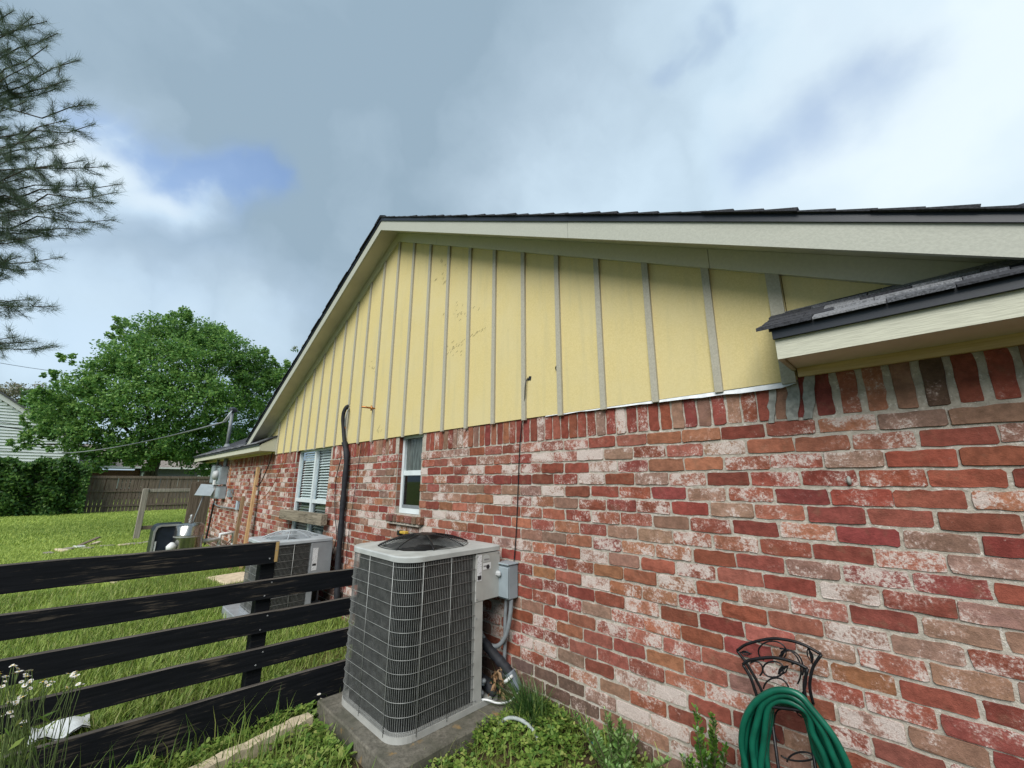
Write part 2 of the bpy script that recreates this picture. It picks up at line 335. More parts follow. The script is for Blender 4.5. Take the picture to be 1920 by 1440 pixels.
# ------------------------------------------------------------------ mesh helpers
class MB:
    def __init__(s): s.v = []; s.f = []; s.mi = []
    def add(s, vs, fs, mi=0):
        o = len(s.v); s.v += [tuple(map(float, q)) for q in vs]; s.f += [tuple(o+i for i in q) for q in fs]; s.mi += [mi]*len(fs); return s
    def box(s, x0, x1, y0, y1, z0, z1, mi=0, bev=0.):
        if x0 > x1: x0, x1 = x1, x0
        if y0 > y1: y0, y1 = y1, y0
        if z0 > z1: z0, z1 = z1, z0
        if bev <= 0:
            vs = [(x, y, z) for x in (x0, x1) for y in (y0, y1) for z in (z0, z1)]
            fs = [(0, 1, 3, 2), (4, 6, 7, 5), (0, 4, 5, 1), (2, 3, 7, 6), (0, 2, 6, 4), (1, 5, 7, 3)]
            return s.add(vs, fs, mi)
        b = min(bev, (x1-x0)*.45, (y1-y0)*.45, (z1-z0)*.45)
        vs = []; idx = {}
        for i, (xa, xb) in enumerate(((x0, x0+b), (x1, x1-b))):
            for j, (ya, yb) in enumerate(((y0, y0+b), (y1, y1-b))):
                for k, (za, zb) in enumerate(((z0, z0+b), (z1, z1-b))):
                    idx[i, j, k] = len(vs); vs += [(xa, yb, zb), (xb, ya, zb), (xb, yb, za)]
        fs = []
        I = lambda i, j, k, a: idx[i, j, k]+a
        for i in (0, 1):
            q = [I(i, 0, 0, 0), I(i, 0, 1, 0), I(i, 1, 1, 0), I(i, 1, 0, 0)]; fs.append(q if i == 0 else q[::-1])
            q = [I(0, i, 0, 1), I(1, i, 0, 1), I(1, i, 1, 1), I(0, i, 1, 1)]; fs.append(q if i == 0 else q[::-1])
            q = [I(0, 0, i, 2), I(0, 1, i, 2), I(1, 1, i, 2), I(1, 0, i, 2)]; fs.append(q if i == 0 else q[::-1])
        for i in (0, 1):
            for j in (0, 1):
                q = [I(i, j, 0, 0), I(i, j, 0, 1), I(i, j, 1, 1), I(i, j, 1, 0)]; fs.append(q if (i+j) % 2 == 0 else q[::-1])
                q = [I(i, 0, j, 0), I(i, 0, j, 2), I(i, 1, j, 2), I(i, 1, j, 0)]; fs.append(q[::-1] if (i+j) % 2 == 0 else q)
                q = [I(0, i, j, 1), I(0, i, j, 2), I(1, i, j, 2), I(1, i, j, 1)]; fs.append(q if (i+j) % 2 == 0 else q[::-1])
                for k in (0, 1):
                    q = [I(i, j, k, 0), I(i, j, k, 1), I(i, j, k, 2)]; fs.append(q[::-1] if (i+j+k) % 2 == 0 else q)
        return s.add(vs, fs, mi)
    def prism_y(s, pts, y0, y1, mi=0):           # polygon in XZ, counter-clockwise seen from -Y, extruded y0 (front) to y1 (back)
        n = len(pts); vs = [(x, y0, z) for x, z in pts]+[(x, y1, z) for x, z in pts]
        fs = [tuple(range(n)), tuple(range(2*n-1, n-1, -1))]+[(i, i+n, (i+1) % n+n, (i+1) % n) for i in range(n)]
        return s.add(vs, fs, mi)
    def prism_x(s, pts, x0, x1, mi=0):           # polygon in YZ
        n = len(pts); vs = [(x1, y, z) for y, z in pts]+[(x0, y, z) for y, z in pts]
        fs = [tuple(range(n)), tuple(range(2*n-1, n-1, -1))]+[(i, i+n, (i+1) % n+n, (i+1) % n) for i in range(n)]
        return s.add(vs, fs, mi)
    def prism_z(s, pts, z0, z1, mi=0):
        n = len(pts); vs = [(x, y, z1) for x, y in pts]+[(x, y, z0) for x, y in pts]
        fs = [tuple(range(n)), tuple(range(2*n-1, n-1, -1))]+[(i, i+n, (i+1) % n+n, (i+1) % n) for i in range(n)]
        return s.add(vs, fs, mi)
    def tube(s, pts, r, n=6, closed=False, mi=0, cap=True):
        P = [np.array(q, float) for q in pts]; m_ = len(P)
        R = r if hasattr(r, '__len__') else [r]*m_
        vs = []; u = None
        for i in range(m_):
            if closed: t = P[(i+1) % m_]-P[i-1]
            else: t = P[min(i+1, m_-1)]-P[max(i-1, 0)]
            t = t/(np.linalg.norm(t)+1e-12)
            if u is None:
                a = np.array([0, 0, 1.]) if abs(t[2]) < .9 else np.array([1., 0, 0])
                u = np.cross(t, a)
            u = u-t*np.dot(u, t); u /= np.linalg.norm(u)+1e-12; w = np.cross(t, u)
            for k in range(n):
                a = 2*math.pi*k/n; vs.append(P[i]+R[i]*(math.cos(a)*u+math.sin(a)*w))
        fs = []
        for i in range(m_ if closed else m_-1):
            j = (i+1) % m_
            for k in range(n): fs.append((i*n+k, i*n+(k+1) % n, j*n+(k+1) % n, j*n+k))
        if cap and not closed: fs += [tuple(range(n-1, -1, -1)), tuple((m_-1)*n+k for k in range(n))]
        return s.add(vs, fs, mi)
    def lathe(s, prof, c, n=20, mi=0, a0=0.):
        vs = [(c[0]+r*math.cos(a0+2*math.pi*k/n), c[1]+r*math.sin(a0+2*math.pi*k/n), c[2]+z) for r, z in prof for k in range(n)]
        fs = [(i*n+k, i*n+(k+1) % n, (i+1)*n+(k+1) % n, (i+1)*n+k) for i in range(len(prof)-1) for k in range(n)]
        fs.append(tuple((len(prof)-1)*n+k for k in range(n))); fs.append(tuple(range(n-1, -1, -1)))
        return s.add(vs, fs, mi)
    def quad(s, a, b, c, d, mi=0): return s.add([a, b, c, d], [(0, 1, 2, 3)], mi)
    def build(s, name, mats, parent=None, origin=None, smooth=False):
        if origin is None: origin = (0, 0, 0) if parent is None else WORG[parent.name]
        o = np.array(origin, float)
        me = bpy.data.meshes.new(name); V = np.array(s.v)-o
        me.from_pydata(V.tolist(), [], s.f)
        mats = mats if isinstance(mats, (list, tuple)) else [mats]
        for q in mats: me.materials.append(MAT[q] if isinstance(q, str) else q)
        if len(mats) > 1: me.polygons.foreach_set('material_index', s.mi)
        if smooth: me.polygons.foreach_set('use_smooth', [True]*len(me.polygons))
        me.update()
        return link(name, me, parent, origin)
WORG = {}
def link(name, data, parent=None, origin=(0, 0, 0)):
    ob = bpy.data.objects.new(name, data); COL.objects.link(ob); WORG[ob.name] = tuple(origin)
    if parent is not None:
        ob.parent = parent; po = WORG[parent.name]; ob.location = [origin[i]-po[i] for i in range(3)]
    else: ob.location = origin
    return ob
def tag(o, label, cat, group=None, kind=None):
    if label: o['label'] = label
    if cat: o['category'] = cat
    if group: o['group'] = group
    if kind: o['kind'] = kind
    return o
def thing(name, label, cat, loc=(0, 0, 0), group=None):
    return tag(link(name, None, None, loc), label, cat, group)
def fastmesh(name, V, Fc, mat, parent=None, origin=(0, 0, 0), smooth=False):
    """V (n,3), Fc (m,k) constant face size"""
    me = bpy.data.meshes.new(name); V = np.asarray(V, np.float32)-np.array(origin, np.float32); Fc = np.asarray(Fc, np.int32)
    me.vertices.add(len(V)); me.vertices.foreach_set('co', V.ravel())
    m_, k = Fc.shape; me.loops.add(m_*k); me.loops.foreach_set('vertex_index', Fc.ravel())
    me.polygons.add(m_); me.polygons.foreach_set('loop_start', np.arange(m_, dtype=np.int32)*k)
    me.polygons.foreach_set('loop_total', np.full(m_, k, np.int32))
    if smooth: me.polygons.foreach_set('use_smooth', np.ones(m_, bool))
    me.materials.append(MAT[mat]); me.update(calc_edges=True)
    return link(name, me, parent, origin)
def arc(c, r, a0, a1, n, fn):                   # sample points of an arc through fn(u,v)
    return [fn(c[0]+r*math.cos(a0+(a1-a0)*i/(n-1)), c[1]+r*math.sin(a0+(a1-a0)*i/(n-1))) for i in range(n)]
def smoothpts(P, n=6):                          # Catmull-Rom
    P = [np.array(q, float) for q in P]; Q = [2*P[0]-P[1]]+P+[2*P[-1]-P[-2]]; o = []
    for i in range(1, len(Q)-2):
        for k in range(n):
            t = k/n; a, b, c, d = Q[i-1:i+3]
            o.append(.5*((2*b)+(-a+c)*t+(2*a-5*b+4*c-d)*t*t+(-a+3*b-3*c+d)*t**3))
    o.append(P[-1]); return o
def proj(P):
    d = np.asarray(P)-CAM; z = d@FW
    return 960+F*(d@RT)/z, 720-F*(d@UP)/z, z
def ray_at_x(px, py, X):
    d = FW+RT*(px-960)/F-UP*(py-720)/F
    return CAM+d*((X-CAM[0])/d[0])
def gz(x, y):                                    # gentle bank of soil against the wall
    a = np.clip((np.asarray(y)+.75)/.75, 0, 1); b = np.clip((np.asarray(x)+1.75)/.4, 0, 1)
    a = a*a*(3-2*a); b = b*b*(3-2*b)
    return .13*a*b
def ray_at_y(px, py, Y):
    d = FW+RT*(px-960)/F-UP*(py-720)/F
    return CAM+d*((Y-CAM[1])/d[1])
def ray_at_z(px, py, Z):
    d = FW+RT*(px-960)/F-UP*(py-720)/F
    return CAM+d*((Z-CAM[2])/d[2])

# ================================================================== GROUND
def make_ground():
    xs = np.concatenate([[-600, -250, -120, -60], np.arange(-34, -3, 1.0), np.arange(-3, 2.6, .1), [4, 8, 20, 60, 250, 600]])
    ys = np.concatenate([[-600, -250, -100, -40, -15, -8, -5], np.arange(-4, .21, .1), [2, 6, 15, 40, 100, 250, 600]])
    X, Y = np.meshgrid(xs, ys, indexing='ij')
    Z = gz(X, Y)+np.where((np.abs(X) < 40) & (np.abs(Y) < 10), rng.normal(0, .006, X.shape), 0)
    V = np.stack([X, Y, Z], -1).reshape(-1, 3); ny = len(ys)
    i, j = np.meshgrid(np.arange(len(xs)-1), np.arange(ny-1), indexing='ij')
    a = (i*ny+j).ravel(); Fc = np.stack([a, a+ny, a+ny+1, a+1], -1)
    o = fastmesh('ground', V, Fc, 'ground', smooth=True); o['kind'] = 'structure'
make_ground()

# ================================================================== HOUSE
ZA = 1.88; CX = -3.69; HO = (CX, 0, 0)
house = thing('brick_house', 'single storey house of limewashed red brick with yellow board gable', 'house', HO)
W1 = (-6.68, -5.26, .55, 2.10); W2 = (-3.40, -2.93, 1.25, 2.10)
XL, XR = -13.0, 6.0
def make_wall():
    w = MB(); y0, y1 = .0045, .11
    segs = [(XL, W1[0], -.25, 2.125), (W1[1], W2[0], -.25, 2.125), (W2[1], XR, -.25, 2.125), (W1[0], W1[1], -.25, W1[2]), (W2[0], W2[1], -.25, W2[2])]
    for a, b, c, d in segs: w.box(a, b, y0, y1, c, d)
    w.box(XL, XL+.1, y1, 9, -.25, 2.2); w.box(XR-.1, XR, y1, 9, -.25, 2.2); w.box(XL, XR, 9, 9.1, -.25, 2.2)
    return w.build('wall', 'mortar', house)
wall = make_wall()

def outline(w, h, R, soldier=False):
    c = [R.uniform(.002, .012) for _ in range(8)]; j = lambda s: R.uniform(-s, s)
    a, b = w/2, h/2; q = lambda f: a*f+j(.008)
    P = [(-a+c[0], -b+j(.002)), (q(-.5), -b+j(.003)), (q(0), -b+j(.003)), (q(.5), -b+j(.003)), (a-c[1], -b+j(.002)), (a+j(.003), -b+c[2]),
         (a+j(.003), b-c[3]), (a-c[4], b+j(.002)), (q(.6), b+j(.004)), (q(.2), b+j(.004)), (q(-.2), b+j(.004)), (q(-.6), b+j(.004)), (-a+c[5], b+j(.002)), (-a+j(.003), b-c[6]), (-a+j(.003), 0), (-a+j(.003), -b+c[7])]
    if soldier: P = [(z, -x) for x, z in P]
    return P
def brick_geo(w, h, R, soldier=False):
    P = outline(h if soldier else w, w if soldier else h, R, soldier); n = len(P)
    vs = [(x*.991, R.uniform(-.002, .0015), z*.984) for x, z in P]+[(x*(1+.006/w), .016, z*(1+.006/h)) for x, z in P]
    fs = [tuple(range(n))]+[(i, i+n, (i+1) % n+n, (i+1) % n) for i in range(n)]
    return vs, fs
RB = random.Random(3)
def shared(kind, k):
    key = (kind, k)
    if key not in shared.d:
        w, h = ((.203, .0665) if kind == 'run' else (.0635, .205))
        vs, fs = brick_geo(w, h, RB, kind == 'sol'); me = bpy.data.meshes.new('brick_'+kind); me.from_pydata(vs, [], fs); me.materials.append(MAT['brick_o']); me.update(); shared.d[key] = me
    return shared.d[key]
shared.d = {}
ROWS = {1: (-7, 'PPoROOORrPtT'), 2: (-8, 'rWPWtPoWOoPRt'), 3: (-7, 'PRRWrOOrPtRR'), 4: (-8, 'RRrWRtPRPrrRR'), 5: (-7, 'tWRRrRtPRrOP'), 6: (-8, 'PoTPPPRtPRRRr'),
        7: (-7, 'oOrPrTrRPRtR'), 8: (-8, 'OPoRttPPrRPtW'), 9: (-7, 'TToPPPRRtPrR'), 10: (-8, 'WoRWTOPORWrtP'), 11: (-7, 'PrPOOPRtPRtT'), 12: (-8, 'rOOWoPPRoWtPt'),
        13: (-7, 'rPRRPRROtPtT'), 14: (-7, 'rPTPPRRPoRrR'), 15: (-7, 'TROPPoOPPPrT'), 16: (-7, 'POOROoTRWtRr'), 17: (-7, 'rPOoroPRPOPR'), 18: (-7, 'PTRWWRRtrRtO'),
        19: (-7, 'rrPTrRPtOWrP'), 20: (-8, 'DDDtWWRrRPtOR'), 21: (-8, 'DDDDTtWTtRrOP'), 22: (-8, 'DDDTDTDtTRtRr'), 23: (-8, 'DDDDDTDDTDrTt')}
BASE = dict(R=(.275, .074, .057), O=(.345, .125, .086), T=(.30, .182, .132), D=(.155, .105, .078))
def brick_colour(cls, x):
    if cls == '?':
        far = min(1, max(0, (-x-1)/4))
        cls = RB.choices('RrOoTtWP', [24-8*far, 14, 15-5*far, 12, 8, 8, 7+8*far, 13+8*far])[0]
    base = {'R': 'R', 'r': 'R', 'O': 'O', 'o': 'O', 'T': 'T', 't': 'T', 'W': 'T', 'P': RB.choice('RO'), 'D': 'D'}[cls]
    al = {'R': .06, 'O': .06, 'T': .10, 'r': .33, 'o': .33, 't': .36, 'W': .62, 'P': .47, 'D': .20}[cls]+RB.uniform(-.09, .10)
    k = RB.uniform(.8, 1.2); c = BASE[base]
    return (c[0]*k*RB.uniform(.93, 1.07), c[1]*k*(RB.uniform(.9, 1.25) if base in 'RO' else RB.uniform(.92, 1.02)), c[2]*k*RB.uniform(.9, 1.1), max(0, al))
bricks = []                                       # (kind, cx, cz, w, colour)
def clip(x0, x1, z0, z1):
    out = [(x0, x1)]
    for a, b, c, d in (W1, W2):
        nx = []
        for p, q in out:
            if z1 > c+.01 and z0 < d and q > a and p < b:
                if a-.004-p > .035: nx.append((p, a-.004))
                if q-b-.004 > .035: nx.append((b+.004, q))
            else: nx.append((p, q))
        out = nx
    return out
for r in range(1, 26):
    zt = ZA-(r-1)*.08; zc = zt-.006-.034; ph = -.025 if r % 2 else .09
    c0, codes = ROWS.get(r, (0, ''))
    for c in range(int((XL-ph)/.214)-1, int((XR-ph)/.214)+1):
        x0 = max(XL+.002, ph+c*.214+.0055+RB.uniform(-.004, .004)); x1 = min(XR, ph+(c+1)*.214-.0055+RB.uniform(-.004, .004))
        if x1-x0 < .04: continue
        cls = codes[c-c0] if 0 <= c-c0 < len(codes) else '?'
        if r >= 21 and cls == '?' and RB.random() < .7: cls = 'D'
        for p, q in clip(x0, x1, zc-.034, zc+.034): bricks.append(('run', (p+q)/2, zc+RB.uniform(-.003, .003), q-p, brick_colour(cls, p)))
x = XL+.04
while x < XR:
    g = .0745+RB.uniform(-.002, .004)
    if .30 < x < 1.6: g += .016
    if not any(a-.034 < x < b+.034 for a, b, _, _ in (W1, W2)):
        cls = RB.choice('RrOTRrtP') if x < .3 else RB.choice('RRrTtoRD')
        bricks.append(('sol', x, ZA+.109, .0635, brick_colour(cls, x)))
    x += g
def score(b):
    px, py, z = proj((b[1], 0, b[2]))
    if z < .1 or not (-30 < px < 1950 and 0 < py < 1480): return -1
    if 640 < px < 925 and 1030 < py < 1400: return -1
    return b[3]/(z*z)*(1 if b[0] == 'run' else 2)
order = sorted(range(len(bricks)), key=lambda i: -score(bricks[i])); near = set(order[:300])
sv, sf, sc_ = [], [], []
for i, (kind, cx, cz, w, col) in enumerate(bricks):
    yo = RB.uniform(-.0035, .003); rot = RB.uniform(-.008, .008)
    if i in near:
        o = link('brick', shared(kind, RB.randrange(16)), wall, (cx, yo, cz))
        o.rotation_euler = (0, rot, 0); o.color = col
        s = w/(.203 if kind == 'run' else .0635); o.scale = (s, 1, 1)
    else:
        vs, fs = brick_geo(w, .0665 if kind == 'run' else .205, RB, kind == 'sol'); o_ = len(sv)
        sv += [(vx+cx, vy+yo, vz+cz) for vx, vy, vz in vs]; sf += [tuple(o_+k for k in f) for f in fs]; sc_ += [col]*len(vs)
for a, b, c, d in (W1, W2):                        # brick ends lining the left jambs
    r = 0
    for r in range(-3, 22):
        zc = ZA-(r-1)*.08-.04
        if r < 1: zc = None
        if zc is None or zc < c+.03: continue
        col = brick_colour(RB.choice('RrOT'), a); mb = MB().box(a-.012, a+.004, .012, .075+.02*(r % 2), zc-.034, zc+.034); o_ = len(sv)
        sv += mb.v; sf += [tuple(o_+k for k in f) for f in mb.f]; sc_ += [col]*len(mb.v)
    mb = MB().box(a-.012, a+.004, .012, .09, ZA+.008, ZA+.21); o_ = len(sv)
    sv += mb.v; sf += [tuple(o_+k for k in f) for f in mb.f]; sc_ += [brick_colour('R', a)]*len(mb.v)
me = bpy.data.meshes.new('far_bricks'); me.from_pydata((np.array(sv)-np.array(HO)).tolist(), [], sf)
at = me.color_attributes.new('bc', 'FLOAT_COLOR', 'POINT'); at.data.foreach_set('color', np.array(sc_, np.float32).ravel())
me.materials.append(MAT['brick_s']); me.update()
fb = link('far_bricks', me, wall, HO); fb['kind'] = 'stuff'
# fresh grey mortar smeared beside the notch
sm = MB(); R_ = random.Random(5)
for (px, py0, py1, wd) in ((1447, 730, 793, .030), (1487, 712, 788, .050), (1516, 705, 785, .040)):
    a = ray_at_y(px, py0, -.004); b = ray_at_y(px, py1, -.004); n = 7; L_, R2 = [], []
    for k in range(n):
        t = k/(n-1); z = a[2]+(b[2]-a[2])*t; x = a[0]+(b[0]-a[0])*t
        L_.append((x-wd/2+R_.uniform(-.006, .006), z)); R2.append((x+wd/2+R_.uniform(-.006, .006), z))
    sm.prism_y(L_+R2[::-1], -.007+R_.uniform(-.002, .002), .01)
sm.build('mortar_smear', 'fresh_mortar', house)
MB().lathe([(.006, -.016), (.009, 0), (.007, .016), (.002, .022)], (*ray_at_y(1592, 902, -.008),), 7).build('mortar_drip', 'fresh_mortar', house, smooth=True)

# ---- gable
SL = .497; PKZ_T = 4.765; FRH = .125                 # frieze top at the peak and its vertical height
frz = lambda x: PKZ_T-FRH-SL*abs(x-CX)               # lower edge of frieze boards
roofz = 2.462                                        # where the corner roofs meet the wall
gable = MB().prism_y([(CX-4.04, 2.10), (CX+4.04, 2.10), (CX+4.9, 2.36), (CX, PKZ_T+.02), (CX-4.9, 2.36)], .012, .08).build('gable', 'dark_in', house)
BX = [-.3654*i for i in range(21)]
edges = [CX-4.05]+BX[::-1]+[CX+4.05]
ext = 5.0
def panel(x0, x1):
    def top(x): return frz(x)+.02
    zb = 2.07; P = [(x0, zb), (x1, zb), (x1, top(x1))]
    if x0 < CX < x1: P.append((CX, top(CX)))
    P.append((x0, top(x0))); return P
for a, b in zip(edges[:-1], edges[1:]):
    MB().prism_y(panel(a+.002, b-.002), -.012+random.uniform(-.001, .001), .010).build('siding_panel', 'siding', gable)
xe = CX+4.05
MB().prism_y([(xe+.002, 2.30), (xe+.95, 2.30), (xe+.002, frz(xe)+.02)], -.012, .010).build('siding_panel', 'siding', gable)
xe = CX-4.05
MB().prism_y([(xe-.95, 2.30), (xe-.002, 2.30), (xe-.002, frz(xe)+.02)], -.012, .010).build('siding_panel', 'siding', gable)
for i, x in enumerate(BX):
    wd = .0205; t0 = frz(x-wd)+.01; t1 = frz(x+wd)+.01; zb = 2.058+random.uniform(-.006, .004)
    P = [(x-wd, zb), (x+wd, zb), (x+wd, t1)]+([(CX, frz(CX)+.01)] if x-wd < CX < x+wd else [])+[(x-wd, t0)]
    MB().prism_y(P, -.031, -.0125).build('batten', 'batten', gable)
for x in (CX-4.02, CX+4.015):
    MB().prism_y([(x-.03, 2.056), (x+.03, 2.056), (x+.03, frz(x+.03)+.01), (x-.03, frz(x-.03)+.01)], -.032, -.0125).build('corner_board', 'batten', gable)
def slope_board(x0, x1, zoff, h, y0, y1):             # board parallel to the rake between x0 and x1
    f = lambda x: zoff-SL*abs(x-CX)
    return MB().prism_y([(x0, f(x0)), (x1, f(x1)), (x1, f(x1)+h), (x0, f(x0)+h)], y0, y1)
for x0, x1 in ((CX-5.1, CX-2.3), (CX-2.297, CX), (CX, CX+.9), (CX+.903, CX+3.72), (CX+3.723, CX+5.1)):
    slope_board(x0, x1, PKZ_T-FRH, FRH, -.036, -.0125).build('frieze_board', 'trim', gable)
# little things on the gable: scuffs, hole plates
sc = MB(); R_ = random.Random(11)
for (u, v, n, sx, sz) in ((745, 590, 22, 26, 26), (855, 640, 0, 0, 0), (850, 655, 10, 12, 12), (700, 690, 8, 8, 10), (712, 805, 6, 5, 8), (830, 510, 12, 14, 40)):
    for _ in range(n):
        P = ray_at_y(u+R_.gauss(0, sx)*.5+110*(u == 745), v+R_.gauss(0, sz)*.5-10*(u == 745), -.0135); a = R_.uniform(.2, .9); l = R_.uniform(.006, .022); t = .0022
        c, s = math.cos(a), math.sin(a)
        sc.quad(*[(P[0]+dx*c-dz*s, P[1], P[2]+dx*s+dz*c) for dx, dz in ((-l, -t), (l, -t), (l, t), (-l, t))])
for k in range(26):
    t = k/25; P = ray_at_y(835+72*t+R_.uniform(-3, 3), 665-52*t+R_.uniform(-3, 3), -.0135); l = R_.uniform(.006, .016); t_ = .002
    sc.quad(*[(P[0]+dx, P[1], P[2]+dz+dx*.6) for dx, dz in ((-l, -t_), (l, -t_), (l, t_), (-l, t_))])
sc.build('scuff_marks', 'grime', gable)['kind'] = 'stuff'
c = ray_at_y(993, 709, -.0135); MB().prism_y([(c[0]-.022, c[2]-.016), (c[0]+.012, c[2]-.020), (c[0]+.02, c[2]+.012), (c[0]-.006, c[2]+.018)], -.0137, -.0125).build('cable_hole', 'black', gable)
c = ray_at_y(1045, 690, -.0135)
MB().tube([(c[0]+.014*math.cos(a), -.017, c[2]+.018*math.sin(a)) for a in np.linspace(0, 6.283, 13)[:-1]], .004, 5, True).build('hose_plate', 'black', gable)

# ---- rake: soffit, fascia, drip edge
OV = -.28; FB = 4.69; FT = 4.832
rake_soffit = {}
for sgn in (-1, 1):
    f = lambda d, z: (CX+sgn*d, z-SL*d)
    E_ = 5.2
    s_ = MB(); P = []
    for d in (0, E_):
        x, z = f(d, PKZ_T+.002); P += [(x, OV+.018, z), (x, -.012, z), (x, -.012, z+.012), (x, OV+.018, z+.012)]
    s_.add(P, [(0, 1, 5, 4), (3, 7, 6, 2), (0, 4, 7, 3), (1, 2, 6, 5)]); s_.build('rake_soffit', 'soffit', house)
    for d0, d1 in ((0, 2.9), (2.903, E_)):
        x0, x1 = sorted((CX+sgn*d0, CX+sgn*d1)); slope_board(x0, x1, FB, FT-FB, OV-.001*(d0 > 0), OV+.02).build('rake_fascia', 'rake', house)
    x0, x1 = sorted((CX, CX+sgn*E_)); slope_board(x0, x1, FT-.012, .05, OV-.012, OV+.0).build('rake_drip_edge', 'drip', house)
# ---- roofs
rf = MB(); ZR = 4.862
vy = 5.0
for sgn in (-1, 1):                                  # cross gable planes down to their valleys
    a = (CX, OV, ZR); b = (CX+sgn*5.17, OV, ZR-SL*5.17); c = (CX, vy, ZR)
    q = [a, b, c]; rf.add(q+[(x, y, z-.03) for x, y, z in q], [(0, 1, 2), (5, 4, 3)])
me0 = 2.262; ridge_y = 2.7
mainz = lambda y: me0+.52*(y+.315)
for x0, x1 in ((-14.35, CX-4.035), (CX+4.02, 7.0)):
    q = [(x0, -.315, mainz(-.315)), (x1, -.315, mainz(-.315)), (x1, ridge_y, mainz(ridge_y)), (x0, ridge_y, mainz(ridge_y))]
    rf.add(q+[(x, y, z-.02) for x, y, z in q], [(0, 1, 2, 3), (7, 6, 5, 4), (0, 4, 5, 1), (1, 5, 6, 2), (3, 2, 6, 7), (0, 3, 7, 4)])
q = [(CX-4.035, 0.09, mainz(.09)), (CX+4.02, .09, mainz(.09)), (CX+4.02, ridge_y, mainz(ridge_y)), (CX-4.035, ridge_y, mainz(ridge_y))]
rf.add(q, [(0, 1, 2, 3)])
q = [(-14.35, ridge_y, mainz(ridge_y)), (7, ridge_y, mainz(ridge_y)), (7, 9.5, 2.3), (-14.35, 9.5, 2.3)]; rf.add(q, [(0, 1, 2, 3)])
roof = rf.build('roof', 'shingle', house)
# shingle courses of the gable roof, showing as steps along the rakes
ca = math.atan(SL); EX = .142
for sgn in (-1, 1):
    mesh = None; n = int(5.2/(EX*math.cos(ca)))
    for k in range(n):
        d = (k+1)*EX*math.cos(ca); x = CX+sgn*d; z = ZR-SL*d; y1 = vy-d+.15
        if y1 < OV+.2: break
        u = np.array([-sgn*math.cos(ca), 0, math.sin(ca)]); nn = np.array([sgn*math.sin(ca), 0, math.cos(ca)])
        o0 = np.array([x, 0, z]); hi = .015+random.uniform(-.003, .003); mb = MB(); ye = OV-.024-random.uniform(0, .014)
        L0 = o0+nn*.001; L1 = o0+nn*hi; U1 = o0+u*EX*1.15+nn*.006; U0 = o0+u*EX*1.15+nn*.001
        P = [(q[0], yy, q[2]) for yy in (ye, y1) for q in (L0, L1, U1, U0)]
        mb.add(P, [(0, 1, 2, 3), (7, 6, 5, 4), (0, 4, 5, 1), (1, 5, 6, 2), (2, 6, 7, 3), (3, 7, 4, 0)])
        mb.build('shingle', 'shingle', roof)
cap = MB()
for k in range(18):
    y0 = OV-.03+k*.29; cap.add([(CX-.14, y0, ZR-.07+.025), (CX, y0, ZR+.028), (CX+.14, y0, ZR-.07+.025), (CX-.14, y0+.33, ZR-.07+.01), (CX, y0+.33, ZR+.012), (CX+.14, y0+.33, ZR-.07+.01)], [(0, 1, 4, 3), (1, 2, 5, 4)])
cap.build('ridge_cap', 'shingle', roof)
# shingle tabs of the corner roofs either side of the gable
ca2 = math.atan(.52); R_ = random.Random(21)
def tabs(x0, x1, courses, tone, name='shingle'):
    for k in range(courses):
        y0 = -.345+k*.082; x = x0-.02-R_.uniform(0, .02)-(0.02 if k == 0 else 0)
        while x < x1:
            w = R_.uniform(.10, .26); xb = min(x+w, x1); hi = R_.choice((.010, .010, .017))
            z = lambda y: mainz(y)
            P = []
            for xx in (x, xb-.003):
                P += [(xx, y0, z(y0)+.001), (xx, y0, z(y0)+hi), (xx, y0+.098, z(y0+.098)+.005), (xx, y0+.098, z(y0+.098)+.001)]
            mb = MB().add(P, [(0, 1, 2, 3), (7, 6, 5, 4), (0, 4, 5, 1), (1, 5, 6, 2), (2, 6, 7, 3)])
            mb.build(name, R_.choices(['shingle', 'shingle_a', 'shingle_b'], tone)[0], roof)
            x = xb
tabs(CX+4.02, 2.6, 8, (5, 4, 3)); tabs(-14.37, CX-4.035, 3, (1, 5, 4))
# ---- corner eaves (fascia, soffit, end boards)
for x0, x1, inner in ((CX+4.035, 7.0, 0), (-14.35, CX-4.05, 1)):
    zb, zt = 2.115, 2.218
    MB().box(x0, x1, -.30, -.28, zb, zt).build('eave_fascia', 'fascia', house)
    MB().box(x0-.004, x1+.004, -.318, -.3005, zt-.012, zt+.036).build('eave_drip_edge', 'drip', house)
    MB().box(x0+.02, x1-.02, -.279, -.001, 2.126, 2.136).build('eave_soffit', 'soffit', house)
    xe = x0 if not inner else x1
    s = 1 if not inner else -1
    MB().prism_x([(-.279, zb), (-.013, zb), (-.013, mainz(-.013)-.024), (-.279, zt+.012)], min(xe, xe+s*.018), max(xe, xe+s*.018)).build('eave_end_board', 'endboard' if not inner else 'fascia', house)
    a, b = (x0+.02, x1-.02)
    MB().box(a, b, -.022, -.003, 2.082, 2.1255).build('wood_nailer', 'rawwood', house)
MB().box(-14.35, -14.33, -.279, 9, 2.115, 2.218).build('eave_fascia', 'fascia', house)
MB().box(-14.329, -13.01, -.279, 9, 2.126, 2.136).build('eave_soffit', 'soffit', house)
# ---- house wrap hanging below the siding
hw = MB(); n = 26; top = []; bot = []; R_ = random.Random(9)
for k in range(n):
    t = k/(n-1); x = -1.25+t*1.605
    top.append((x, -.006, 2.072)); dz = .004+.026*max(0, (t-.2)/.8)**1.1+R_.uniform(-.002, .003)
    if k == n-1: dz *= .5
    bot.append((x, -.014-.010*t-R_.uniform(0, .004), 2.072-.006-dz))
hw.add(top+bot, [(k, k+1, n+k+1, n+k) for k in range(n-1)]); hw.build('house_wrap', 'wrap', house, smooth=True)

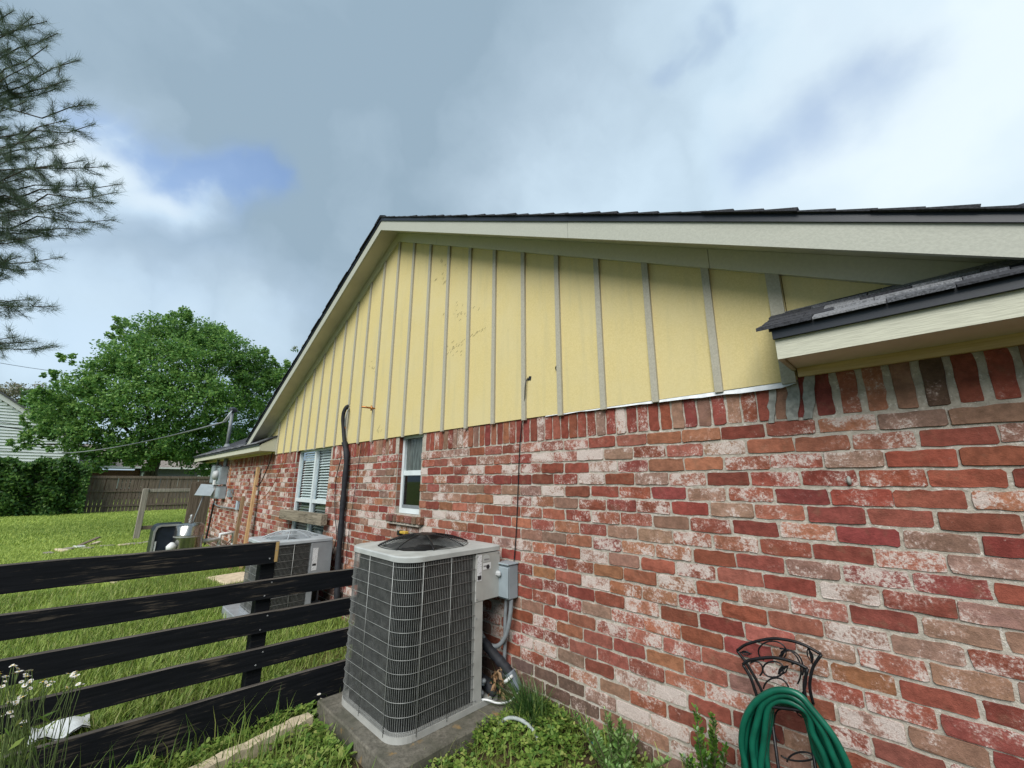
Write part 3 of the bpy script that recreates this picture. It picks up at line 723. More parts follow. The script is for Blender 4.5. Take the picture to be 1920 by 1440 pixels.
# ---- windows
def window(op, name, double):
    x0, x1, z0, z1 = op; z1 = 2.075; y = .055
    root = MB(); fw = .045
    root.box(x0+.002, x0+fw, y, y+.05, z0+.004, z1); root.box(x1-fw, x1-.002, y, y+.05, z0+.004, z1)
    root.box(x0+fw, x1-fw, y, y+.05, z0+.004, z0+fw+.01); root.box(x0+fw, x1-fw, y, y+.05, z1-.03, z1)
    win = root.build(name, 'white_frame', house)
    lights = [(x0+fw, x1-fw)]
    if double:
        xm = (x0+x1)/2; MB().box(xm-.03, xm+.03, y-.004, y+.05, z0+.056, z1-.031).build('mullion', 'white_frame', win)
        lights = [(x0+fw, xm-.031), (xm+.031, x1-fw)]
    zm = 1.29 if double else 1.672
    for a, b in lights:
        MB().box(a+.001, b-.001, y+.004, y+.046, zm-.026, zm+.026).build('meeting_rail', 'white_frame', win)
        if double:
            MB().quad((a+.001, y+.03, zm+.027), (b-.001, y+.03, zm+.027), (b-.001, y+.03, z1-.031), (a+.001, y+.03, z1-.031)).build('pane', 'glass', win)
            MB().quad((a+.001, y+.03, z0+.057), (b-.001, y+.03, z0+.057), (b-.001, y+.03, zm-.027), (a+.001, y+.03, zm-.027)).build('pane', 'glass_dark', win)
            z = z0+.08
            while z < z1-.04:
                s = MB().box(a+.004, b-.004, -.022, .022, -.0012, .0012); s.v = [(px, y+.075+py*.82, z+pz+py*.58) for px, py, pz in s.v]
                s.build('slat', 'slat', win); z += .041
            for xx in (a+.12, b-.12): MB().tube([(xx, y+.052, z0+.08), (xx, y+.052, z1-.04)], .0012, 4).build('blind_cord', 'slat', win)
        else:
            MB().box(a+.001, b-.001, y+.030, y+.034, zm+.027, z1-.031).build('pane', 'frost', win)
            MB().box(a+.001, b-.001, y+.022, y+.024, z0+.057, zm-.027).build('insect_screen', 'screen', win)
            MB().quad((a+.001, y+.016, z0+.057), (b-.001, y+.016, z0+.057), (b-.001, y+.016, zm-.027), (a+.001, y+.016, zm-.027)).build('pane', 'glass_dark', win)
            MB().box(a+.003, b-.003, y+.006, y+.028, z0+.057, z0+.09).build('sash_rail', 'conduit', win)
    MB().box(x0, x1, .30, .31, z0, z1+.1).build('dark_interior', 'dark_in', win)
    return win
window(W1, 'window', True); window(W2, 'window', False)
sill = MB().box(-3.49, -2.86, -.04, .055, 1.150, 1.172).build('window_sill', 'mortar', house)
x = -3.485; k = 0
while x < -2.87:
    w = .066; vs = MB().box(x, x+w, -.055+random.uniform(-.006, .004), .052, 1.1725, 1.238+random.uniform(-.004, .003), bev=.005)
    me = bpy.data.meshes.new('sill_brick'); me.from_pydata((np.array(vs.v)-np.array(HO)).tolist(), [], vs.f); me.materials.append(MAT['brick_o'])
    o = link('brick', me, sill, HO); o.color = (*[q*random.uniform(.6, .9) for q in random.choice([(.25, .12, .09), (.22, .14, .10), (.27, .10, .07)])], .25); x += .0745

# ================================================================== THINGS ON THE WALL
def cable(name, pts, r, mat, label, cat='cable', smooth_n=6, n=6, group=None):
    P = smoothpts(pts, smooth_n) if smooth_n else pts
    o = MB().tube(P, r, n).build(name, mat, None, tuple(P[-1]), smooth=True)
    return tag(o, label, cat, group)
RY = ray_at_y
cable('thin_cable', [RY(990, 708, -.008), RY(985, 722, -.04), RY(983, 760, -.025), RY(975, 830, -.012), RY(970, 950, -.010), RY(967, 1010, -.010), RY(962, 1070, -.010), RY(956, 1100, -.012), RY(948, 1180, -.012)], .0042, 'black', 'thin dark cable hanging from the gable hole down to the grey disconnect box')
cable('thin_cable', [RY(678, 832, -.02), RY(664, 930, -.02), RY(655, 990, -.02), RY(648, 1060, -.02), RY(642, 1120, -.02)], .004, 'black', 'thin dark cable right of the black refrigerant pipe, between the two windows')
cable('thin_cable', [RY(641, 855, -.03), RY(630, 900, -.03), RY(628, 960, -.03), RY(631, 1005, -.03), RY(624, 1035, -.05), RY(618, 1050, -.08)], .006, 'black', 'thin black cable curving beside the double window down to the farther condenser')
# black insulated pipe up to the gable
ls = thing('refrigerant_pipe', 'thick black insulated pipe rising up the brick wall into the gable', 'pipe', tuple(RY(632, 1110, -.06)))
P = smoothpts([RY(632, 1130, -.06), RY(634, 1060, -.06), RY(640, 980, -.055), RY(645, 920, -.05), RY(650, 860, -.05), RY(646, 830, -.05)], 6)
MB().tube(P, [.035+.004*math.sin(i*1.3) for i in range(len(P))], 10).build('insulation', 'foam', ls, smooth=True)
P = smoothpts([RY(646, 832, -.05), RY(644, 805, -.055), RY(643, 785, -.07), RY(645, 772, -.07), RY(650, 763, -.05), RY(655, 762, -.015)], 6)
MB().tube(P, .026, 8).build('pipe_loop', 'foam', ls, smooth=True)
P = smoothpts([RY(647, 800, -.06), RY(648, 785, -.075), RY(651, 772, -.06), RY(655, 766, -.02)], 5); MB().tube(P, .009, 6).build('line', 'conduit', ls, smooth=True)
MB().tube(smoothpts([RY(645, 832, -.04), RY(646, 815, -.035), RY(647, 800, -.04)], 4), .012, 6).build('bare_line', 'copper', ls, smooth=True)
cs = thing('copper_stub', 'short copper pipe stub sticking out of the yellow gable', 'pipe', tuple(RY(700, 766, -.012)))
a = RY(703, 766, -.012); MB().tube([a, a+np.array([-.03, -.16, .006])], .012, 7).build('pipe', 'copper', cs, smooth=True)
MB().tube([a+np.array([-.004, -.045, .03]), a+np.array([-.004, -.045, -.03])], .011, 7).build('tee', 'copper', cs, smooth=True)
bm_ = thing('wooden_beam', 'weathered grey timber fixed across the lower double window', 'beam', (-5.8, -.1, 1.0))
bb = MB().box(-6.74, -5.03, -.135, -.045, 1.005, 1.15, bev=.008); bb.v = [(x, y, z+.012*(x+5.8)*.6) for x, y, z in bb.v]; bb.build('timber', 'grey_wood_x', bm_)
for x in (-6.3, -5.35): MB().box(x-.02, x+.02, -.046, .02, 1.04, 1.09).build('cleat', 'grey_wood_x', bm_)

# ---- electric boxes at the far corner
def ebox(name, label, x0, x1, d, z0, z1, mat='ebox', lid=True, cat='electrical box'):
    t = thing(name, label, cat, ((x0+x1)/2, 0, z0), 'electric boxes by the house corner')
    MB().box(x0, x1, -d, -.004, z0, z1, bev=.008).build('body', mat, t)
    if lid: MB().box(x0+.012, x1-.012, -d-.012, -d-.0005, z0+.02, z1-.03, bev=.004).build('cover', mat, t); MB().box(x0-.005, x1+.005, -d-.02, -.004, z1+.001, z1+.008).build('hood', mat, t)
    return t
ebox('breaker_panel', 'tall narrow grey breaker panel, closest of the boxes to the house corner', -12.6, -12.25, .14, 1.52, 1.98)
m2 = ebox('meter_box', 'large grey meter box with pale round meter cover', -11.75, -11.40, .16, 1.50, 1.92)
t = MB().lathe([(.11, 0), (.11, .05), (.09, .10), (.03, .115)], (0, 0, 0), 16); t.v = [(-11.57+x, -.173-z, 1.72+y) for x, y, z in t.v]; t.build('meter_cover', 'ebox_l', m2, smooth=True)
ebox('switch_box', 'grey rectangular switch box mounted below the meter box', -11.62, -11.28, .15, 1.17, 1.45)
ebox('small_junction_box', 'small grey junction box right of the switch box', -10.72, -10.55, .09, 1.22, 1.39)
ebox('outlet_cover', 'pale blue outlet cover low on the brick near leaning studs', -9.95, -9.84, .06, .98, 1.17, 'blue', False, 'outlet')
ebox('utility_cover', 'white rounded utility cover between breaker panel and meter box', -12.12, -11.98, .16, 1.48, 1.60, 'white', False)
ebox('telecom_box', 'narrow pale grey box under the white utility cover', -12.22, -12.02, .13, 1.15, 1.44, 'ebox_l')
for i, (x, z0, z1) in enumerate(((-12.45, 1.99, 2.125), (-11.62, 1.93, 2.125), (-11.48, 1.93, 2.125))):
    tag(MB().tube([(x, -.06, z0), (x, -.06, z1)], .028, 8).build('conduit', 'conduit', None, (x, -.06, z0), smooth=True), 'grey conduit from the electric boxes up to the eave', 'conduit', 'conduits above the electric boxes')
cable('low_conduit', [(-12.2, -.05, 1.14), (-12.1, -.05, 1.03), (-11.6, -.05, .985), (-10.6, -.05, .99), (-9.95, -.05, 1.0)], .014, 'conduit', 'thin conduit running level under the boxes to the pale blue outlet', 'conduit')
cable('ground_wire', [(-12.2, -.05, 1.05), (-12.25, -.06, .6), (-12.3, -.08, .02)], .022, 'black', 'black pipe dropping from the boxes to the ground by the corner', 'pipe')
cable('loose_cable', [(-11.0, -.05, 1.95), (-10.8, -.05, 1.5), (-10.2, -.06, 1.24), (-9.6, -.07, 1.17), (-8.9, -.09, 1.16), (-8.2, -.05, 1.23), (-7.6, -.04, 1.5), (-7.2, -.03, 1.95)], .006, 'copper', 'thin reddish cable looping from the boxes past the leaning studs')
cable('loose_cable', [(-7.85, -.05, 2.10), (-7.95, -.05, 1.9), (-8.3, -.06, 1.55), (-8.5, -.07, 1.48), (-8.62, -.08, 1.62), (-8.66, -.10, 1.78)], .009, 'black', 'black cable sagging from the eave to the top of the tall stud')
cable('loose_cable', [(-9.35, -.05, .78), (-9.6, -.07, .5), (-9.9, -.12, .3), (-10.3, -.2, .05)], .008, 'black', 'black cable slanting down the brick behind the short stud')
# service mast and drop wire
mast = thing('service_mast', 'grey service mast with weatherhead rising through the lower shingle roof', 'mast', (-12.55, .10, 2.47))
MB().tube([(-12.55, .10, 2.44), (-12.55, .10, 3.42)], .042, 10).build('pole', 'conduit', mast, smooth=True)
MB().lathe([(.10, 0), (.07, .03), (.05, .09)], (-12.55, .10, 2.465), 12).build('flashing', 'conduit', mast, smooth=True)
h = MB().box(-12.64, -12.36, .02, .18, 3.42, 3.54, bev=.03); h.v = [(x, y, z+.25*(-12.5-x)) for x, y, z in h.v]; h.build('weatherhead', 'black', mast)
for k, dz in enumerate((0, .05, .1)): MB().tube(smoothpts([(-12.42+.02*k, .06, 3.46), (-12.2+.04*k, -.06, 3.26-dz), (-12.45, -.10, 3.12), (-12.62, -.02, 3.16)], 6), .010, 5).build('wire_loop', 'conduit' if k else 'white', mast, smooth=True)
wa = np.array([-12.6, 0., 3.16]); wb = ray_at_x(60, 848, -36); wc = ray_at_x(-120, 838, -50)
P = [wa+(wb-wa)*t+np.array([0, 0, -.35*4*t*(1-t)]) for t in np.linspace(0, 1, 14)]+[wb+(wc-wb)*t for t in (.3, .7, 1)]
cable('drop_wire', P, .022, 'conduit', 'grey service drop wire sagging from the mast past the big tree', 'wire', 0)
for pa, pb, r, lb in (((-150, 772), (140, 817), .035, 'thick black utility wire crossing the white siding house'), ((-150, 768), (140, 806), .018, 'thin black utility wire just above the thick one on the white siding'), ((-150, 650), (118, 698), .014, 'faint single wire against the sky above the white house')):
    a = ray_at_x(*pa, -38); b = ray_at_x(*pb, -38.4)
    cable('utility_wire', [a+(b-a)*t+np.array([0, 0, -.12*4*t*(1-t)]) for t in np.linspace(0, 1, 8)], r, 'black', lb, 'wire', 0, 5)
# studs leaning on the wall
for nm, lb, a, b, w, mt in (('lumber_stud', 'tall pale new stud leaning against the brick wall', (-8.62, -.055, 1.85), (-8.40, -.16, .0), .045, 'stud'), ('lumber_stud', 'shorter brown old stud leaning beside the tall pale one', (-8.62, -.235, 1.30), (-8.42, -.33, .0), .05, 'stud_dark')):
    m_ = MB(); a = np.array(a); b = np.array(b); ex = np.array([1, 0, 0])*w; ey = np.array([0, 1, 0])*.022
    m_.add([p+sx*ex+sy*ey for p in (b, a) for sx, sy in ((-1, -1), (1, -1), (1, 1), (-1, 1))], [(0, 1, 5, 4), (1, 2, 6, 5), (2, 3, 7, 6), (3, 0, 4, 7), (4, 5, 6, 7), (3, 2, 1, 0)])
    tag(m_.build(nm, mt, None, tuple(b)), lb, 'lumber')

# ================================================================== CONDENSERS
def rrect(x0, x1, y0, y1, r, n=8, rb=None):
    P = []; rb = rb or r; r0 = r
    for cx, cy, a, r in ((x1-r, y0+r, -90, r), (x1-rb, y1-rb, 0, rb), (x0+r, y1-r, 90, r), (x0+r, y0+r, 180, r)):
        for k in range(n+1):
            t = math.radians(a+90*k/n); P.append((cx+r*math.cos(t), cy+r*math.sin(t)))
    return P
def path_open(x0, x1, y0, y1, r, yb, n=8):              # right face (from yb) round the front to the left and back
    P = [(x1, yb)]
    for cx, cy, a in ((x1-r, y0+r, 0), (x0+r, y0+r, -90), (x0+r, y1-r, -180)):
        for k in range(n+1):
            t = math.radians(a-90*k/n); P.append((cx+r*math.cos(t), cy+r*math.sin(t)))
    P.append((x0+.25, y1)); return P
def along(P, step):
    Q = []; d = 0.; nxt = step/2
    for a, b in zip(P[:-1], P[1:]):
        l = math.dist(a, b)
        while nxt <= d+l:
            t = (nxt-d)/l; Q.append((a[0]+(b[0]-a[0])*t, a[1]+(b[1]-a[1])*t, math.atan2(b[1]-a[1], b[0]-a[0]))); nxt += step
        d += l
    return Q
def condenser(label, x0, x1, y0, y1, z0, z1, r, yb, rows, verts, zbox, ycol, body, lidm, guard, dome, fine=.0135):
    t = thing('air_conditioner', label, 'air conditioner', ((x0+x1)/2, (y0+y1)/2, z0))
    MB().prism_z(rrect(x0-.004, x1+.004, y0-.004, y1+.004, r, 8, .02), z0, z0+.035).build('base_pan', body, t)
    ins = .035; C_ = path_open(x0+ins, x1-ins, y0+ins, y1-ins, r*.8, yb)
    MB().prism_z([(x1-.26, y1-ins), (x1-.26, yb+.06), (x1-ins, yb+.04)]+C_, z0+.0355, z1-.05).build('coil', 'coil', t)
    P = path_open(x0, x1, y0, y1, r, yb-.002)
    f = MB()
    for x, y, a in along(P, fine):
        c, s = math.cos(a)*.0011, math.sin(a)*.0011; nx, ny = -math.sin(a)*.0022, math.cos(a)*.0022
        q = [(x-c, y-s), (x+c, y+s), (x+c-nx, y+s-ny), (x-c-nx, y-s-ny)]
        vs = [(u, v, z0+.036) for u, v in q]+[(u, v, z1-.042) for u, v in q]; f.add(vs, [(0, 1, 5, 4), (1, 2, 6, 5), (2, 3, 7, 6), (3, 0, 4, 7)])
    o = f.build('louver_wires', 'fin', t); o['kind'] = 'stuff'
    Po = path_open(x0-.004, x1+.004, y0-.004, y1+.004, r, yb-.002)
    for k in range(rows):
        z = z0+.06+(z1-z0-.125)*k/(rows-1); MB().tube([(a, b, z) for a, b in Po], .0017, 5).build('grille_wire', 'wire', t, smooth=True)
    for vx, vy in verts: MB().tube([(vx, vy, z0+.02), (vx, vy, z1-.03)], .0026, 5).build('grille_rod', 'wire', t, smooth=True)
    # lid with round opening
    cx, cy = (x0+x1)/2, (y0+y1)/2; R = min(x1-x0, y1-y0)/2-.085
    OP = rrect(x0-.008, x1+.008, y0-.008, y1+.008, r+.005, 14, .02); n = len(OP); an = [math.atan2(b-cy, a-cx) for a, b in OP]
    IP = [(cx+R*math.cos(a), cy+R*math.sin(a)) for a in an]; MP = [(cx+(R+.03)*math.cos(a), cy+(R+.03)*math.sin(a)) for a in an]
    SP = [(cx+(a-cx)*.985, cy+(b-cy)*.985) for a, b in OP]
    vs = [(a, b, z1-.036) for a, b in OP]+[(a, b, z1-.008) for a, b in OP]+[(a, b, z1) for a, b in SP]+[(a, b, z1+.006) for a, b in MP]+[(a, b, z1-.006) for a, b in IP]+[(a, b, z1-.20) for a, b in IP]
    fs = [(k*n+i, k*n+(i+1) % n, (k+1)*n+(i+1) % n, (k+1)*n+i) for k in range(5) for i in range(n)]
    lid = MB().add(vs, fs).build('lid', lidm, t)
    g = [(cx+(R+.0-.01)*math.cos(a), cy+(R-.01)*math.sin(a)) for a in np.linspace(0, 2*math.pi, 33)[:-1]]
    MB().prism_z(g, z1-.205, z1-.2).build('fan_well', 'black', t)
    hz = lambda q: z1+.008+dome*(1-(q/(R+.015))**2.2)
    gm = MB(); nr = 20 if guard == 'black_metal' else 12
    for k in range(nr):
        q = .07+(R+.012-.07)*k/(nr-1); gm.tube([(cx+q*math.cos(a), cy+q*math.sin(a), hz(q)) for a in np.linspace(0, 2*math.pi, 37)[:-1]], .0023, 4, True)
    gd = gm.build('fan_guard', guard, t, smooth=True)
    for k in range(8):
        a = math.pi/8+k*math.pi/4; pts = [(cx+q*math.cos(a), cy+q*math.sin(a), hz(q)+.003) for q in np.linspace(.03, R+.02, 8)]
        MB().tube(pts, .0055 if k % 2 else .0035, 5).build('spoke', guard, gd, smooth=True)
    MB().lathe([(.085, hz(.085)-.006), (.085, hz(.085)+.004), (.05, hz(.03)+.007)], (cx, cy, 0), 18).build('guard_cap', guard, gd)
    MB().lathe([(.075, z1-.13), (.075, z1-.02), (.05, z1-.005)], (cx, cy, 0), 16).build('fan_motor', 'black', t, smooth=False)
    for k in range(3):
        a = k*2.094+.4; m_ = MB(); vs = []
        for q in (.06, R-.02):
            for da, dz in ((-.35, -.045), (.35, .015)): vs.append((cx+q*math.cos(a+da*(1 if q > .1 else 1.6)), cy+q*math.sin(a+da*(1 if q > .1 else 1.6)), z1-.085+dz))
        m_.quad(vs[0], vs[1], vs[3], vs[2]); m_.v += [(p[0], p[1], p[2]-.004) for p in m_.v]; m_.f += [(3, 2, 1, 0) and (7, 6, 5, 4)]; m_.mi += [0]
        m_.build('fan_blade', 'black', t)
    # service side
    pn = MB().box(x1-.30, x1+.004, yb, y1+.004, zbox, z1-.043, bev=.004).build('service_panel', body, t)
    MB().box(x1-.028, x1+.002, yb, ycol, z0+.0355, zbox-.001).build('corner_post', body, t)
    MB().box(x1-.30, x1-.27, y1-.02, y1, z0+.0355, zbox-.001).build('corner_post', body, t)
    for yy, zz in ((yb+.012, zbox+.02), (yb+.012, z1-.06), (y1-.015, z1-.055), (yb+.012, zbox-.10), (yb+.012, z0+.06)):
        s = MB().lathe([(.005, 0), (.005, .003), (.003, .0045)], (0, 0, 0), 6); s.v = [(x1+.004+z, yy+x, zz+y) for x, y, z in s.v]; s.build('screw', 'grey_print', t)
    return t, pn
a1, pn1 = condenser('tall beige air conditioning condenser with black fan guard on a concrete pad', -2.44, -1.64, -.91, -.11, .112, 1.122, .14, -.34, 13,
    [(-2.085, -.914), (-1.77, -.914), (-1.636, -.775), (-1.636, -.555), (-2.444, -.6), (-2.444, -.35)], .765, -.27, 'ac', 'ac_lid', 'black_metal', .068)
XF = -1.6355
MB().box(XF, XF+.0012, -.328, -.287, .90, 1.070).build('rating_label', 'label', pn1)
MB().box(XF+.0013, XF+.0018, -.324, -.291, .908, .935).build('label_stripe', 'ink', pn1)
b = MB(); P = [(-.272, 1.020), (-.212, 1.020), (-.212, 1.045)]+[(-.242+.03*math.cos(a), 1.045+.022*math.sin(a)) for a in np.linspace(0, math.pi, 9)[1:-1]]+[(-.272, 1.045)]
b.prism_x(P, XF, XF+.0015); b.build('badge', 'ac_lid', pn1)
MB().box(XF+.0016, XF+.002, -.266, -.218, 1.030, 1.040).build('badge_lettering', 'grey_print', pn1)
MB().box(XF, XF+.0012, -.274, -.200, .968, 1.012).build('product_sticker', 'white', pn1)
MB().box(XF+.0013, XF+.0018, -.270, -.240, .986, .996).build('sticker_lettering', 'grey_print', pn1)
MB().prism_x([(-.228+.016*math.cos(a)*1.1, .984+.016*math.sin(a)) for a in np.linspace(0, 6.283, 9)[:-1]], XF+.0013, XF+.0018).build('sticker_mark', 'ink', pn1)
a2, pn2 = condenser('shorter grey air conditioning condenser standing beneath the double window', -5.40, -4.65, -.86, -.11, .105, .905, .10, -.36, 10,
    [(-5.1, -.864), (-4.8, -.864), (-4.646, -.74), (-4.646, -.55), (-5.404, -.5)], .43, -.30, 'ac2', 'ac2_lid', 'ac2_lid', .075)
XF2 = -4.6455
MB().box(XF2, XF2+.0012, -.335, -.275, .55, .80).build('rating_label', 'label', pn2)
MB().box(XF2+.0013, XF2+.0018, -.328, -.285, .60, .625).build('label_stripe', 'ink', pn2)
# little yellow and black gadget on the guard
gt = thing('yellow_clip', 'small yellow and black clip lying behind the black fan guard', 'clip', tuple(ray_at_z(752, 1004, 1.14)))
c = ray_at_z(757, 998, 1.15); MB().box(c[0]-.04, c[0]+.05, c[1]-.02, c[1]+.02, c[2]-.012, c[2]+.01, bev=.004).build('body', 'yellow', gt); MB().box(c[0]-.075, c[0]-.041, c[1]-.025, c[1]+.02, c[2]-.03, c[2]+.012, bev=.004).build('handle', 'black', gt)
# pads
def pad(label, x0, x1, y0, y1, z1, mat, name):
    R_ = random.Random(4); P = []
    for (ax, ay), (bx, by) in zip([(x0, y0), (x1, y0), (x1, y1), (x0, y1)], [(x1, y0), (x1, y1), (x0, y1), (x0, y0)]):
        for k in range(7): t = k/7; P.append((ax+(bx-ax)*t+R_.uniform(-.004, .004)*(k > 0), ay+(by-ay)*t+R_.uniform(-.004, .004)*(k > 0)))
    n = len(P); cx, cy = (x0+x1)/2, (y0+y1)/2
    m_ = MB(); vs = [(x, y, -.2) for x, y in P]+[(x, y, z1-.010) for x, y in P]+[(cx+(x-cx)*.985, cy+(y-cy)*.985, z1) for x, y in P]
    m_.add(vs, [(k*n+i, k*n+(i+1) % n, (k+1)*n+(i+1) % n, (k+1)*n+i) for k in range(2) for i in range(n)]+[tuple(2*n+i for i in range(n))])
    return tag(m_.build(name, mat, None, (cx, cy, 0)), label, 'pad')
pad('mossy stained concrete pad under the tall beige condenser', -2.52, -1.49, -1.00, -.07, .111, 'concrete', 'concrete_pad')
pad('grey equipment pad under the shorter condenser by the double window', -5.62, -4.55, -.97, -.04, .104, 'ac2', 'equipment_pad')

# disconnect box, conduits and line set beside condenser
db = thing('disconnect_box', 'grey electrical disconnect box on the brick beside the tall condenser', 'electrical box', (-1.60, 0, .75))
MB().box(-1.665, -1.545, -.105, -.004, .752, .985, bev=.008).build('body', 'ebox', db)
MB().box(-1.668, -1.542, -.118, -.1055, .765, .972, bev=.004).build('cover', 'ebox', db)
MB().box(-1.672, -1.538, -.122, -.004, .9855, .998, bev=.004).build('hood', 'ebox', db)
MB().box(-1.66, -1.60, -.150, -.1185, .905, .945, bev=.012).build('handle', 'ebox_l', db)
cable('flexible_conduit', [(-1.565, -.06, .75), (-1.57, -.06, .66), (-1.60, -.07, .52), (-1.66, -.09, .435), (-1.73, -.12, .43), (-1.775, -.16, .50), (-1.78, -.2, .62), (-1.78, -.22, .78)], .016, 'conduit', 'grey flexible conduit hanging in a loop under the disconnect box', 'conduit', 6, 8)
cable('flexible_conduit', [(-1.62, -.05, .75), (-1.635, -.05, .6), (-1.64, -.045, .45), (-1.66, -.04, .2)], .014, 'conduit', 'straight grey conduit dropping from the disconnect box behind the looped one', 'conduit', 6, 8)
li = thing('insulated_line', 'black foam insulated refrigerant line bending down behind the tall condenser', 'pipe', (-1.55, -.1, .12))
P = smoothpts([(-1.90, -.18, .52), (-1.80, -.15, .47), (-1.70, -.13, .40), (-1.60, -.10, .33), (-1.53, -.075, .27)], 6); MB().tube(P, [.034+.003*math.sin(i*2) for i in range(len(P))], 10).build('insulation', 'foam', li, smooth=True)
P2 = smoothpts([(-1.555, -.085, .295), (-1.52, -.07, .24), (-1.505, -.06, .195)], 5); MB().tube(P2, .039, 10).build('tape_wrap', 'tape', li, smooth=True)
MB().tube([(-1.545, -.11, .272), (-1.535, -.106, .258)], [.041, .041], 10).build('tape_tag', 'white', li, smooth=True)
MB().tube(smoothpts([(-1.85, -.2, .30), (-1.78, -.18, .23), (-1.70, -.16, .20), (-1.63, -.14, .15)], 5), .04, 8).build('lower_insulation', 'foam', li, smooth=True)
cable('white_tube', [(-1.66, -.26, .150), (-1.62, -.23, .150), (-1.56, -.18, .135), (-1.51, -.12, .145), (-1.485, -.08, .185), (-1.485, -.06, .235)], .007, 'white', 'thin white drain tube curling out from the tall condenser base', 'tube')
dl = MB(); R_ = random.Random(8)
for k in range(26):
    c = np.array([-1.60+R_.uniform(-.055, .05), -.15+R_.uniform(-.04, .04), .225+R_.uniform(-.09, .09)]); a = R_.uniform(0, 6.28); l = R_.uniform(.03, .07); w = l*.4
    d = np.array([math.cos(a)*.4, math.sin(a)*.4, -.85]); s = np.array([-math.sin(a), math.cos(a), R_.uniform(-.3, .3)]); nn = np.cross(d, s)
    dl.add([c-d*l*.5, c-d*l*.1+s*w*.5+nn*.012, c+d*l*.25+s*w*.35, c+d*l*.5+nn*.02, c+d*l*.25-s*w*.35, c-d*l*.1-s*w*.5+nn*.012], [(0, 1, 2, 3), (0, 3, 4, 5)])
tag(dl.build('dead_leaves', 'deadleaf', None, (-1.58, -.14, .11)), 'clump of curled brown dead leaves caught behind the tall condenser', 'leaves')
v = thing('service_valves', 'brass coloured dark service valves at the foot of the tall condenser', 'valve', (-1.68, -.27, .15))
for yy, zz in ((-.25, .17), (-.23, .235)): MB().tube([(-1.74, yy, zz), (-1.655, yy, zz)], .014, 7).build('valve_body', 'tape', v, smooth=True); MB().lathe([(.017, 0), (.020, .012), (.012, .024)], (-1.662, yy, zz+.006), 8).build('valve_cap', 'conduit', v, smooth=True)

# ================================================================== BLACK BOARD FENCE
fx = -2.65
fn = thing('board_fence', 'black stained five board ranch fence reaching the house wall', 'fence', (fx, -1.38, 0))
def fbx(y): return fx+.037*(y+1.38)
def board(ya, yb, za, zb, h, t=.026, name='board', cutend=False):
    R_ = random.Random(hash((ya, za)) % 999); n = 14; m_ = MB(); vs = []
    for k in range(n+1):
        q = k/n; y = ya+(yb-ya)*q; z = za+(zb-za)*q; w = R_.uniform(-.003, .003); x = fbx(y)
        vs += [(x, y, z+w), (x+t, y, z+w+.002), (x+t, y, z+h+w-.004), (x+t-.004, y, z+h+w), (x, y, z+h+w)]
    fs = [(k*5+i, k*5+(i+1) % 5, k*5+5+(i+1) % 5, k*5+5+i) for k in range(n) for i in range(5)]+[tuple(range(4, -1, -1)), tuple(n*5+i for i in range(5))]
    m_.add(vs, fs); m_.mi = [1 if (q % 5 in (2, 3) and q < n*5) else 0 for q in range(len(fs))]; o = m_.build(name, ['black_wood', 'board_edge'], fn)
    if cutend:
        e = MB(); y = yb+.0008; x = fbx(yb); e.box(x+.002, x+t-.001, yb+.0005, y+.002, zb+.002, zb+h-.002); e.build('cut_end', 'cut_wood', o)
board(-5.0, -1.342, 1.035, 1.028, .142, .036, 'top_board', True)
board(-5.0, -.06, .829, .784, .124); board(-5.0, -.06, .620, .576, .126); board(-5.0, -.06, .409, .364, .124); board(-5.0, -.06, .02, .0, .272)
for y in (-1.385, -3.83):
    MB().box(fbx(y)-.092, fbx(y)-.002, y-.046, y+.046, -.3, 1.150, bev=.004).build('post', 'black_wood', fn)
MB().box(fbx(-1.36)+.0363, fbx(-1.36)+.0385, -1.362, -1.3425, 1.035, 1.165).build('raw_edge', 'cut_wood', fn)
nail = MB()
for z in (1.11, 1.06, .90, .82, .69, .61, .47, .40):
    s = MB().lathe([(.006, 0), (.004, .003)], (0, 0, 0), 6); nail.add([(fbx(-1.385)+.0265+(.0101 if z > 1 else 0)+c, -1.375+a*1.0+(.02 if z in (1.11, .90, .69, .47) else -.015), z+b_) for a, b_, c in s.v], s.f)
nail.build('nail_heads', 'grey_print', fn)

# ================================================================== HOSE HOLDER AND HOSE
hh = thing('hose_stand', 'black wrought iron hose stand with leaf scrolls against the brick', 'hose stand', (.14, -.1, .05))
def iron(pxs, Y, r=.0055, n=5, closed=False, name='scroll', par=hh, nn=6):
    pts = [RY(a, b, Y if not hasattr(Y, '__len__') else Y[i]) for i, (a, b) in enumerate(pxs)]
    P = smoothpts(pts, n) if n else pts
    return MB().tube(P, r, nn, closed).build(name, 'black_metal', par, smooth=True)
B_, F_ = -.07, -.20
iron([(1382, 1220), (1400, 1208), (1440, 1198), (1470, 1199), (1505, 1208), (1540, 1227)], B_, .0065, name='back_arch')
iron([(1540, 1227), (1525, 1250), (1519, 1275), (1519, 1295), (1525, 1320)], B_, .0065, name='back_side'); iron([(1382, 1220), (1400, 1244), (1418, 1275), (1430, 1300), (1436, 1326)], B_, .0065, name='back_side')
iron([(1393, 1246), (1405, 1238), (1440, 1233), (1465, 1235), (1495, 1244), (1514, 1254)], F_, .0065, name='front_arch')
iron([(1514, 1254), (1508, 1285), (1511, 1310), (1517, 1334)], F_, .0065, name='front_side'); iron([(1393, 1246), (1408, 1272), (1419, 1304), (1430, 1323)], F_, .0065, name='front_side')
iron([(1430, 1323), (1470, 1328), (1517, 1334)], F_, .0065, name='cradle_bar'); iron([(1430, 1323), (1434, 1326)], (F_, B_), .0065, 0, name='cradle_bar'); iron([(1517, 1334), (1524, 1322)], (F_, B_), .0065, 0, name='cradle_bar')
